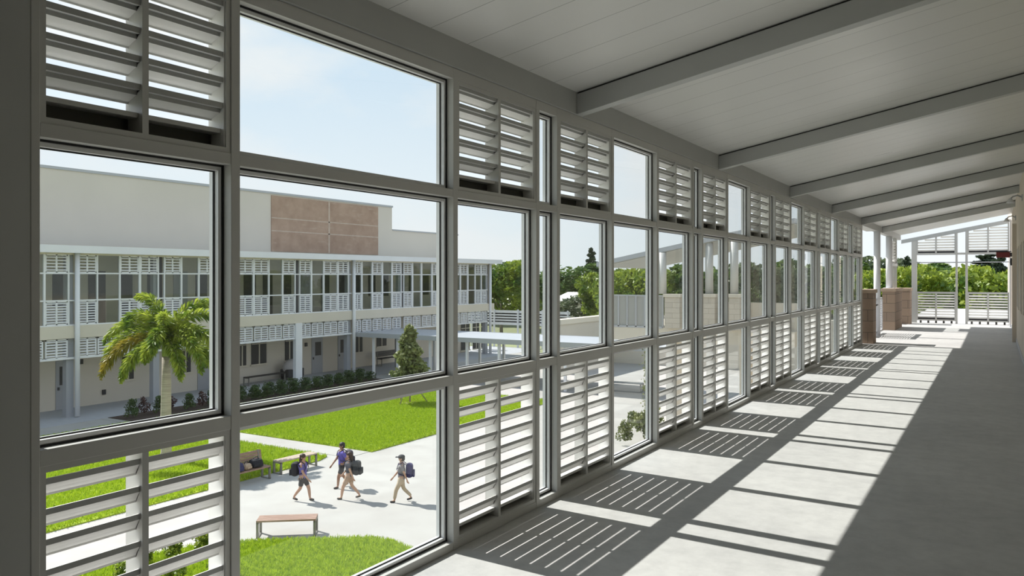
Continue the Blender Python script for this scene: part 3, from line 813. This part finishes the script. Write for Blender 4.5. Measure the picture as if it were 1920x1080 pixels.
bag(tuple(cb + Vector((.02, .42, 0))), R(80), (.44, .3, .28), BLACKF, 'black bag at the far end of the backed bench')
bag(tuple(cb + Vector((.02, .02, 0))), R(100), (.3, .26, .2), TANF, 'tan cloth bag in the middle of the backed bench')
bag(tuple(cb + Vector((.03, -.38, 0))), R(85), (.42, .3, .3), NAVYF, 'navy bag near the grey post on the backed bench')
# furniture of the shaded arcade
p = onz(510, 712)
bench((-39.9, p.y - 1.5, G), R(90), 3.0, .5, .55, 'dark long bench in the shaded arcade of the far building', mat('dark_wood', (.03, .025, .025), .6))
p = onz(690, 682)
bench((-40.0, p.y + .2, G), R(90), 2.4, .5, .6, 'dark backed bench in the arcade beside the canopy', mat('dark_wood2', (.03, .025, .025), .6), True)
p = Vector((-39.6, onz(533, 712).y - .6, G))
r = empty('covered_cart', (p.x - .5, p.y + 1.2, G), 'cart under a pale round-topped cover in the shaded arcade', 'cart')
MB().ball((p.x - .5, p.y + 1.2, G + .75), .75, 10, (.6, 1, .8)).build('cover', mat('grey_cover', (.42, .40, .40), .9), r)
bx(p.x - .9, p.x - .1, p.y + .5, p.y + 1.9, G + .18, G + .7).build('body', DARK, r, .05)
for yy in (.7, 1.7):
    for xx in (-.85, -.15): MB().tube([(p.x + xx - .03, p.y + yy, G + .14), (p.x + xx + .03, p.y + yy, G + .14)], .14, 14).build('wheel', DARK, r)
# seat under the end of the walkway canopy
p = onz(1165, 732)
bench((p.x, p.y, G), R(5), 2.6, .6, .5, 'white slab bench under the open end of the walkway canopy', ROOFW)


# ------------------------------------------------------------------ people
def skin(name, pts, edges, m, parent, root=0, sub=1):
    me = bpy.data.meshes.new(name)
    me.from_pydata([p[:3] for p in pts], edges, []); me.materials.append(m)
    o = bpy.data.objects.new(name, me); COL.objects.link(o); o.parent = parent
    md = o.modifiers.new('skin', 'SKIN'); md.use_smooth_shade = True
    sv = me.skin_vertices[0].data if me.skin_vertices else None
    if sv is None:
        bm = bmesh.new(); bm.from_mesh(me); bm.verts.layers.skin.verify(); bm.to_mesh(me); bm.free(); sv = me.skin_vertices[0].data
    for i, p in enumerate(pts):
        rr = p[3]; sv[i].radius = rr if hasattr(rr, '__len__') else (rr, rr); sv[i].use_root = (i == root)
    s = o.modifiers.new('sub', 'SUBSURF'); s.levels = sub; s.render_levels = sub
    return o

def person(loc, rz, H, label, skin_c, hair_c, shirt_c, leg_c, longlegs, stride, arm, shoe_c, pack_c, pack_label, longhair=False, cap=None, skirt=False):
    """a walking child: facing +X locally, height H"""
    r = empty('person', loc, label, 'person', 'people crossing the courtyard', rz)
    SK = mat('skin', skin_c, .55, var=.03); HA = mat('hair', hair_c, .6); SH = mat('shirt_cloth', shirt_c, .85, var=.08, scale=8); LE = mat('legwear_cloth', leg_c, .85, var=.08, scale=8); SO = mat('shoe', shoe_c, .6)
    k = H
    hipz = .50
    def leg(s):       # s>0 leads
        if s > 0: return [(.00, 0, .49), (.085 * stride + .02, 0, .275), (.135 * stride, 0, .045)]
        return [(.00, 0, .49), (-.03 * stride, 0, .275), (-.185 * stride, 0, .085)]
    pts = [(0, 0, hipz, .075), (0, 0, .60, .068), (.004, 0, .70, .082), (.002, 0, .775, .075), (0, 0, .845, .034), (.008, 0, .885, .040), (.012, 0, .935, (.062, .058)), (.004, 0, .985, .035), (.062, 0, .915, .010)]
    ed = [(0, 1), (1, 2), (2, 3), (3, 4), (4, 5), (5, 6), (6, 7), (6, 8)]
    def addv(p, rad, frm):
        pts.append((p[0], p[1], p[2], rad)); ed.append((frm, len(pts) - 1)); return len(pts) - 1
    feet = []
    for side, lead in ((1, 1), (-1, -1)):
        L = leg(lead)
        i = addv((L[0][0], side * .055, .47), .056, 0)
        i = addv((L[1][0], side * .058, L[1][2]), .038, i)
        i = addv(((L[1][0] + L[2][0]) / 2, side * .058, (L[1][2] + L[2][2]) / 2 + .01), .034, i)
        i = addv((L[2][0], side * .058, L[2][2]), .022, i)
        tip = (L[2][0] + .085, side * .062, L[2][2] - .025 if lead > 0 else L[2][2] - .055)
        addv(tip, .018, i); feet.append((L[2], tip, side))
    arms = []
    for side, sw in ((1, -arm), (-1, arm)):
        sh = (.0, side * .118, .795)
        el = (sw * .07, side * .140, .635); wr = (sw * .15 + .03, side * .128, .505)
        i = addv(sh, .033, 3); i = addv(el, .025, i); i = addv(wr, .016, i); arms.append((sh, el, wr))
        d = (Vector(wr) - Vector(el)).normalized()
        pm = Vector(wr) + d * .035
        j = addv(tuple(pm), (.019, .012), i)
        for f in range(4):
            y = (f - 1.5) * .0105
            ln = (.036, .043, .040, .030)[f]
            q1 = pm + d * .022 + Vector((y, 0, 0)); q2 = q1 + d * ln * .55 + Vector((0, -side * .006, 0)); q3 = q2 + d * ln * .45 + Vector((0, -side * .012, 0))
            a = addv(tuple(q1), .0062, j); a = addv(tuple(q2), .0056, a); addv(tuple(q3), .005, a)
        q1 = pm + Vector((.018, -side * .004, -.002)); q2 = q1 + d * .02 + Vector((.010, -side * .006, 0))
        a = addv(tuple(q1), .0065, j); addv(tuple(q2), .0055, a)
    sc = lambda P: [(p[0] * k, p[1] * k, p[2] * k, tuple(q * k for q in p[3]) if hasattr(p[3], '__len__') else p[3] * k) for p in P]
    skin('body', sc(pts), ed, SK, r, 0, 1)
    # shirt: torso and short sleeves
    P = [(0, 0, .455, .088), (0, 0, .53, .088), (0, 0, .60, .084), (.004, 0, .70, .092), (.002, 0, .785, .084), (0, 0, .83, .045)]; E_ = [(0, 1), (1, 2), (2, 3), (3, 4), (4, 5)]
    for (sh, el, wr) in arms:
        P.append((*sh, .044)); E_.append((4, len(P) - 1)); mid = [sh[q] + (el[q] - sh[q]) * .75 for q in range(3)]; P.append((*mid, .038)); E_.append((len(P) - 2, len(P) - 1))
    skin('shirt', sc(P), E_, SH, r, 0, 1)
    # shorts, skirt or trousers
    P = [(0, 0, .56, .078), (0, 0, .475, .086)]; E_ = [(0, 1)]
    for side, lead in ((1, 1), (-1, -1)):
        L = leg(lead)
        P.append((L[0][0] + (L[1][0] - L[0][0]) * .2, side * .055, .435, .062)); E_.append((1, len(P) - 1))
        t = .85 if not longlegs else 1
        P.append((L[0][0] + (L[1][0] - L[0][0]) * t, side * .058, L[0][2] + (L[1][2] - L[0][2]) * t, .052 if not longlegs else .046)); E_.append((len(P) - 2, len(P) - 1))
        if longlegs: P.append((L[2][0], side * .058, L[2][2] + .025, .036)); E_.append((len(P) - 2, len(P) - 1))
    skin('trousers' if longlegs else 'shorts', sc(P), E_, LE, r, 0, 1)
    for (an, tip, side) in feet:
        an, tp = Vector(an), Vector(tip)
        P = [(*(an + Vector((-.022, side * .058 - an.y, -.018))), .024), (*((an + tp) / 2 + Vector((0, side * .058 - (an.y + tp.y) / 2, -.008))), .026), (*(tp + Vector((.012, 0, 0))), .020)]
        skin('shoe', sc(P), [(0, 1), (1, 2)], SO, r, 1, 1)
    # head details
    m = MB()
    for s in (-1, 1): m.ball((.064 * k, s * .024 * k, .938 * k), .007 * k, 5)
    m.build('eyes', DARK, r, local=True)
    MB().box(.060 * k, .068 * k, -.016 * k, .016 * k, .893 * k, .897 * k).build('mouth', mat('lips', (.35, .14, .11), .6), r, local=True)
    m = MB()
    for s in (-1, 1): m.ball((.006 * k, s * .062 * k, .925 * k), .014 * k, 5, (1, .5, 1.4))
    m.build('ears', SK, r, local=True)
    m = MB(); m.ball((-.008 * k, 0, .958 * k), .066 * k, 9, (1, .96, .82))
    m.ball((-.022 * k, 0, .925 * k), .058 * k, 8, (.9, 1.0, 1.0))
    if longhair: m.ball((-.045 * k, 0, .87 * k), .048 * k, 8, (.8, 1, 1.8))
    m.build('hair', HA, r, local=True)
    if cap:
        m = MB(); m.ball((0, 0, .968 * k), .073 * k, 8, (1.02, 1, .66)); m.box(.05 * k, .13 * k, -.045 * k, .045 * k, .957 * k, .967 * k)
        m.build('cap', mat('cap_cloth', cap, .8), r, local=True)
    # backpack worn behind
    q = empty('backpack', tuple(Vector(loc) + Vector((0, 0, 0))), pack_label, 'backpack', None, rz)
    PM = mat('pack_cloth', pack_c, .85, var=.15, scale=6)
    MB().box(-.245 * k, -.088 * k, -.115 * k, .115 * k, .525 * k, .825 * k).build('body', PM, q, .06 * k, local=True)
    MB().box(-.28 * k, -.235 * k, -.09 * k, .09 * k, .545 * k, .68 * k).build('front_pocket', PM, q, .014 * k, local=True)
    for s in (-1, 1):
        MB().tube([(-.10 * k, s * .065 * k, .80 * k), (-.03 * k, s * .068 * k, .862 * k), (.07 * k, s * .068 * k, .81 * k), (.097 * k, s * .07 * k, .72 * k), (.06 * k, s * .092 * k, .62 * k), (-.09 * k, s * .09 * k, .57 * k)], .009 * k, 8).build('strap', PM, q, local=True)
    MB().tube([(-.12 * k, -.02 * k, .795 * k), (-.13 * k, -.015 * k, .82 * k), (-.13 * k, .015 * k, .82 * k), (-.12 * k, .02 * k, .795 * k)], .006 * k, 6).build('handle', PM, q, local=True)
    return r
az = math.atan2(SP, CP)             # the direction that runs along the photo's width
person(tuple(onz(568, 939)), az + R(-12), 1.42, 'person in a violet shirt and black shorts walking alone past the benches', (.42, .24, .16), (.045, .022, .014), (.13, .11, .33), (.03, .028, .03), False, 1.0, 1, (.03, .028, .028), (.018, .016, .02),
       'black backpack worn by the walker passing the benches', True)
person(tuple(onz(641, 914)), az + PI + R(28), 1.45, 'taller person in a violet shirt half hidden behind another walker', (.30, .16, .10), (.015, .012, .012), (.12, .10, .40), (.03, .028, .032), False, .8, 1, (.03, .028, .028), (.05, .045, .06),
       'dark backpack worn by the half hidden taller walker')
person(tuple(onz(655, 936)), az + PI + R(-8), 1.44, 'person in a dark grey shirt and tan shorts striding in front of another', (.45, .27, .18), (.04, .02, .013), (.10, .10, .12), (.40, .28, .20), False, 1.15, 1, (.05, .042, .035), (.022, .025, .03),
       'charcoal backpack worn by the walker in tan shorts', True)
person(tuple(onz(753, 941)), az + PI + R(4), 1.41, 'person in khaki trousers and a cap walking behind the others', (.42, .25, .17), (.02, .018, .018), (.20, .19, .20), (.42, .34, .24), True, 1.1, 1, (.02, .016, .016), (.028, .024, .09),
       'navy backpack worn by the walker in khaki trousers', cap=(.025, .025, .03))


# ------------------------------------------------------------------ planting
LEAF_DARK = leaf_mat('dark_hedge_leaf', (.03, .06, .018), (.09, .15, .04), 2.5, .2)
LEAF_MID = leaf_mat('mid_green_leaf', (.035, .085, .018), (.17, .25, .05), 7, .3)
LEAF_LIT = leaf_mat('bright_green_leaf', (.06, .13, .018), (.33, .40, .05), 6, .35)
LEAF_OLIVE = leaf_mat('olive_leaf', (.10, .13, .045), (.30, .33, .13), 3.5, .3)
LEAF_GREY = leaf_mat('grey_green_leaf', (.06, .09, .045), (.18, .22, .11), 7, .3)
LEAF_PINE = leaf_mat('dark_conifer_leaf', (.03, .055, .035), (.08, .11, .06), 6, .2)
LEAF_RED = leaf_mat('reddish_leaf', (.04, .02, .02), (.16, .08, .07), 3, .2)

def crown_mesh(name, m, kind, n):
    blobs = []
    if kind == 'round':
        blobs.append(((0, 0, .62), (.36, .36, .30)))
        for k in range(16):
            a = 2 * PI * k / 16 + random.uniform(-.3, .3); rr = random.uniform(.18, .34); z = random.uniform(.36, .88)
            s = random.uniform(.12, .18); blobs.append(((rr * math.cos(a), rr * math.sin(a), z), (s, s, s * .8)))
    elif kind == 'tall':
        for k in range(14):
            z = .24 + .72 * k / 13; rr = .19 * min(1, (1 - z) * 1.25 + .02) ** .8 * min(1, (z - .12) * 5); a = random.uniform(0, 6.28)
            blobs.append(((rr * .4 * math.cos(a), rr * .4 * math.sin(a), z), (rr + .03, rr + .03, .07)))
    elif kind == 'pine':
        for k in range(26):
            z = .18 + .80 * k / 25; rr = .20 * (1 - z) + .035; a = k * 2.4
            blobs.append(((rr * .7 * math.cos(a), rr * .7 * math.sin(a), z), (rr * .8, rr * .8, .022)))
    elif kind == 'bush':
        for k in range(12):
            a = random.uniform(0, 6.28); rr = random.uniform(0, .31); z = random.uniform(.25, .78) - rr * .35; s = random.uniform(.14, .20)
            blobs.append(((rr * math.cos(a), rr * math.sin(a), z), s))
    per = n // len(blobs)
    P = blob_points(blobs, per, .5 if kind != 'round' else .3)
    P[:, 2] = np.maximum(P[:, 2], .02)
    size = {'round': .055, 'tall': .055, 'pine': .05, 'bush': .10}[kind]
    return quads_mesh(name, leaves(P, size, .6), m)

def plant(name, loc, h, w, me, label, cat, group=None, trunk=.25, tr=.02, rz=None):
    """a plant whose crown mesh is one unit tall and about one wide"""
    r = empty(name, loc, label, cat, group, rz if rz is not None else random.uniform(0, 6.28))
    o = bpy.data.objects.new('crown', me); COL.objects.link(o); o.parent = r; o.scale = (w, w, h)
    if trunk:
        t = MB().tube([(0, 0, 0), (.01 * h, 0, h * trunk * .6), (0, .01 * h, h * trunk * 1.5)], [tr * h, tr * h * .8, tr * h * .5], 8)
        for a in (0, 2.1, 4.2): t.tube([(0, 0, h * trunk), (.12 * w * math.cos(a), .12 * w * math.sin(a), h * (trunk + .2))], [tr * h * .5, tr * h * .2], 6)
        t.build('trunk', BARK, r, local=True)
    return r
ME = {('round', 'mid'): crown_mesh('crown', LEAF_MID, 'round', 5200), ('round', 'lit'): crown_mesh('crown', LEAF_LIT, 'round', 5200),
      ('round', 'grey'): crown_mesh('crown', LEAF_GREY, 'round', 4200), ('pine', 'pine'): crown_mesh('crown', LEAF_PINE, 'pine', 3900),
      ('bush', 'dark'): crown_mesh('crown', LEAF_DARK, 'bush', 700), ('bush', 'olive'): crown_mesh('crown', LEAF_OLIVE, 'bush', 700),
      ('bush', 'red'): crown_mesh('crown', LEAF_RED, 'bush', 420), ('bush', 'lit'): crown_mesh('crown', LEAF_LIT, 'bush', 900)}

# young staked tree on the square lawn
p = onz(768, 757)
LT = crown_mesh('crown', LEAF_OLIVE, 'tall', 4200)
yt_ = plant('young_tree', tuple(p), 4.1, 4.6, LT, 'young olive-green tree held by wooden stakes on the square lawn', 'tree', None, .22, .012)
for k, a in enumerate((.5, 2.6, 4.6)):
    MB().tube([(1.0 * math.cos(a), 1.0 * math.sin(a), 0), (.05 * math.cos(a), .05 * math.sin(a), 1.35)], .028, 6).build('stake', BARK, yt_, local=True)
MB().tube([(0, 0, .0), (0, 0, .07)], [.5, .42], 14).build('mulch_ring', mat('pale_mulch', (.45, .38, .30), 1, var=.3, scale=9), yt_, local=True)

# foxtail palm
base = onz(311, 862)
pr = empty('palm_tree', tuple(base), 'foxtail palm with arching green and yellowing fronds before the far building', 'palm')
hc = 4.45
MB().tube([(0, 0, 0), (.02, 0, .3), (0, .0, 1.6), (.03, .0, 3.0), (.0, 0, hc - .6)], [.26, .19, .19, .165, .13], 18).build('trunk', PALMBARK, pr, local=True)
MB().tube([(0, 0, hc - .6), (0, 0, hc - .1), (0, 0, hc + .45)], [.14, .15, .06], 14).build('crownshaft', mat('palm_crownshaft', (.28, .33, .14), .5), pr, local=True)
FROND = leaf_mat('palm_leaflet', (.10, .19, .02), (.46, .52, .07), 2.2, .42)
FRONDY = leaf_mat('yellowing_palm_leaflet', (.16, .17, .02), (.48, .36, .05), 1.6, .3)
Rv, Tv = Vector((CP, SP, 0)), Vector((SP, -CP, 0))      # across the view, towards the eye
def frond(az_deg, elev, L, drop, m, wide=.44):
    """azimuth 0 = to the photo's right, -90 = towards the eye"""
    a = R(az_deg); d = Rv * math.cos(a) - Tv * math.sin(a)
    pts = []; N = 16
    el = R(elev); pos = Vector((0, 0, hc + .1)); ds = L / N
    for i in range(N + 1):
        pts.append(pos.copy())
        t = i / N
        e_ = el - R(drop) * t ** 1.15
        pos = pos + (d * math.cos(e_) + Vector((0, 0, 1)) * math.sin(e_)) * ds
    q = MB().tube(pts, [.026 * (1 - .8 * i / N) for i in range(N + 1)], 6)
    fr = q.build('frond_stalk', mat('palm_stalk', (.22, .25, .09), .6) if 'palm_stalk' not in bpy.data.materials else bpy.data.materials['palm_stalk'], pr, local=True)
    fr.name = 'frond'
    V = []
    for i in range(2, N + 1):
        t = i / N; env = wide * (math.sin(PI * min(1, .12 + t * .86)) ** .6)
        tg = (pts[i] - pts[i - 1]).normalized(); side = tg.cross(Vector((0, 0, 1))).normalized(); up = side.cross(tg)
        for k in range(24):
            ph = 2 * PI * k / 24 + random.uniform(-.2, .2)
            out = (side * math.cos(ph) + up * math.sin(ph) * .85 + tg * .75).normalized()
            p0 = pts[i] - tg * random.random() * ds; ln = env * random.uniform(.75, 1.1)
            p1 = p0 + out * ln * .55; p2 = p0 + out * ln + Vector((0, 0, -.22 * ln))
            w = out.cross(Vector((random.uniform(-1, 1), random.uniform(-1, 1), random.uniform(-1, 1)))).normalized() * .034
            V.append([p0 - w * .5, p1 - w, p2, p1 + w])
    V = np.array([[tuple(c) for c in qd] for qd in V])
    o = bpy.data.objects.new('leaflets', quads_mesh('leaflets', V, m)); COL.objects.link(o); o.parent = fr
    return fr
for (a, el, L, dr, m) in ((40, 72, 2.7, 100, FROND), (8, 60, 2.8, 118, FROND), (-10, 34, 2.7, 122, FROND), (-28, 14, 2.7, 112, FROND), (-48, -12, 2.3, 75, FROND), (150, 84, 2.7, 105, FROND), (172, 70, 2.3, 128, FROND), (178, 42, 2.8, 112, FROND),
                          (-168, 24, 2.8, 118, FROND), (-155, 6, 2.9, 92, FRONDY), (-128, -12, 2.4, 70, FROND), (-85, 40, 1.9, 140, FROND), (-70, 76, 2.0, 130, FROND), (75, 40, 2.2, 110, FROND), (110, 25, 2.2, 100, FROND), (-100, 5, 1.7, 90, FROND), (60, 5, 2.1, 80, FROND), (5, 4, 2.4, 96, FROND)):
    frond(a, el, L, dr, m)

# beds against the far building
k = 0
for y in np.arange(29.5, 41.0, .97):
    for x in (-36.08, -35.12):
        px = x + random.uniform(-.06, .06)
        plant('hedge_shrub', (px, y + random.uniform(-.05, .05), G), random.uniform(.70, .85), random.uniform(.99, 1.03), ME[('bush', 'dark')], 'low dark shrub in the shaded hedge strip against the far building', 'shrub', 'hedge shrubs against the far building', 0)
        k += 1
for j, y in enumerate((23.4, 24.15, 24.9, 25.65, 26.4, 27.15, 27.9, 28.65)):
    plant('bed_shrub', (-35.3 + random.uniform(-.4, .4), y, G + .03), random.uniform(.8, 1.1), random.uniform(.75, .85), ME[('bush', 'red' if j % 2 else 'dark')], 'sparse %s shrub in the mulch bed behind the palm' % ('reddish' if j % 2 else 'dark green'), 'shrub', 'reddish shrubs behind the palm' if j % 2 else 'dark shrubs behind the palm', 0)
# bushes below the near louvres
for j, (u, v, h, w) in enumerate(((318, 1052, .7, .75), (378, 1040, .75, .7), (265, 1062, .65, .72), (240, 1092, .6, .7), (412, 1086, .7, .75), (330, 1098, .7, .8))):
    plant('low_bush', tuple(onz(u, v) + Vector((0, 0, .035))), h, w, ME[('bush', 'lit')], 'low yellow-green bush below the near louvres', 'bush', 'bushes below the near louvres', 0)
# shrub and climber outside the middle panes
plant('leafy_shrub', tuple(onz(1209, 832)), 2.0, 1.6, crown_mesh('crown', LEAF_OLIVE, 'bush', 1100), 'taller leafy olive shrub seen low through the middle clear pane', 'shrub', None, 0)
plant('leafy_shrub', tuple(onz(1172, 836)), 1.15, .95, ME[('bush', 'olive')], 'shorter leafy olive shrub beside the taller one outside the middle pane', 'shrub', None, 0)
p = onz(1212, 795)
r = empty('climbing_plant', tuple(p), 'climbing plant hanging along a slim cable beside the olive shrub', 'climber')
MB().tube([(0, 0, 0), (.02, 0, 1.5), (0, 0, 3.9)], .02, 6).build('stem', BARK, r, local=True)
P = np.column_stack([rng.normal(0, .09, 420), rng.normal(0, .09, 420), rng.random(420) * 3.6 + .3])
o = bpy.data.objects.new('foliage', quads_mesh('foliage', leaves(P, .12, .6), LEAF_OLIVE)); COL.objects.link(o); o.parent = r

# trees beyond
STAND = [(-52, 118, 16), (-36, 130, 15), (-75, 120, 15), (-26.3, 52, 3), (-26.3, 57, 3), (-36, 66, 4), (-38, 60, 5), (-10, 33, 9), (-22, 58.7, 4), (-16, 58.7, 4), (-10, 58.7, 4), (-5, 58.7, 4)]
def tree(kind, c, u, dist, vtop, wide, label, group=None, name='tree'):
    a = ray(u, 500); n = math.hypot(a[0], a[1]); dep = -a[0] * SP + a[1] * CP
    x, y = a[0] * dist / dep, a[1] * dist / dep
    wide *= 1.12; w0 = wide / dist                                # keep the crown clear of the trees already standing
    while any(math.hypot(x - q[0], y - q[1]) < .53 * (wide + q[2]) for q in STAND) and dist < 230:
        dist += 2.0; wide = w0 * dist; x, y = a[0] * dist / dep, a[1] * dist / dep
    STAND.append((x, y, wide))
    h = EY + (VY - vtop) / F * dist - G
    sc_ = {'round': .93, 'pine': .98}[kind]
    return plant(name, (x, y, G), h / sc_, wide, ME[(kind, c)], label, 'tree', group, .3 if kind == 'round' else .2, .025 if kind == 'round' else .014)
far = [('round', 'lit', 940, 92, 497, 9, 'bright green tree beside the far corner of the building'), ('round', 'mid', 985, 100, 496, 10, 'dark green tree behind the bright tree at the building corner'),
       ('round', 'lit', 918, 96, 520, 7, 'lower bright tree tucked against the building corner'), ('round', 'grey', 962, 100, 554, 7, 'grey-green low tree above the slat fence'),
       ('round', 'mid', 1062, 112, 496, 12, 'broad dark tree before the tall conifer'), ('round', 'lit', 1130, 96, 512, 7, 'bright green tree beside the tall conifer'),
       ('round', 'grey', 1085, 92, 552, 6, 'pale grey-green tree above the low cream building'), ('round', 'grey', 1050, 90, 560, 5, 'small grey-green tree above the near end of the cream building'),
       ('pine', 'pine', 1109, 106, 468, 6, 'tall narrow dark conifer rising over the low trees'),
       ('round', 'lit', 1182, 66, 512, 6, 'bright tree behind the grey metal parapet'), ('round', 'lit', 1200, 70, 508, 7, 'second bright tree behind the grey metal parapet'), ('round', 'mid', 1240, 66, 500, 7, 'mid green tree behind the nearest white column of the terrace'),
       ('round', 'mid', 1300, 62, 505, 7, 'mid green tree between the terrace columns'), ('round', 'mid', 1355, 60, 498, 7, 'mid green tree behind the furthest terrace column'),
       ('round', 'grey', 1420, 62, 490, 7, 'grey-green tree past the terrace roof'), ('round', 'mid', 1475, 64, 492, 8, 'mid green tree behind the last wide panes'), ('round', 'mid', 1540, 66, 494, 8, 'mid green tree behind the furthest panes'),
       ('round', 'grey', 1632, 68, 478, 8, 'tall grey-green tree past the end of the glazing'), ('round', 'lit', 1650, 58, 512, 6, 'bright yellow-green tree behind the white gate'), ('round', 'lit', 1698, 56, 506, 6, 'bright tree behind the furthest block pier'),
       ('pine', 'pine', 1700, 76, 486, 5, 'dark conifer tip above the furthest block pier'), ('round', 'lit', 1740, 54, 505, 8, 'bright broad tree behind the end screen nearer the piers'), ('round', 'mid', 1772, 52, 512, 6, 'mid green tree in the middle of the end screen'),
       ('round', 'mid', 1812, 58, 512, 6, 'mid green tree behind the narrow opening of the end screen'), ('round', 'mid', 1835, 62, 505, 7, 'mid green tree below the feathery tree in the end screen'), ('round', 'lit', 1880, 55, 508, 7, 'bright tree beside the beige wall in the end screen'),
       ('pine', 'pine', 1850, 60, 478, 9, 'feathery tall dark tree behind the end screen'), ('pine', 'pine', 1872, 66, 486, 7, 'smaller feathery dark tree beside the beige wall'),
       ('round', 'mid', 1725, 80, 494, 9, 'dark tree behind the bright tree of the end screen'), ('round', 'lit', 1560, 54, 515, 6, 'bright tree low behind the furthest panes')]
for t in far: tree(*t)
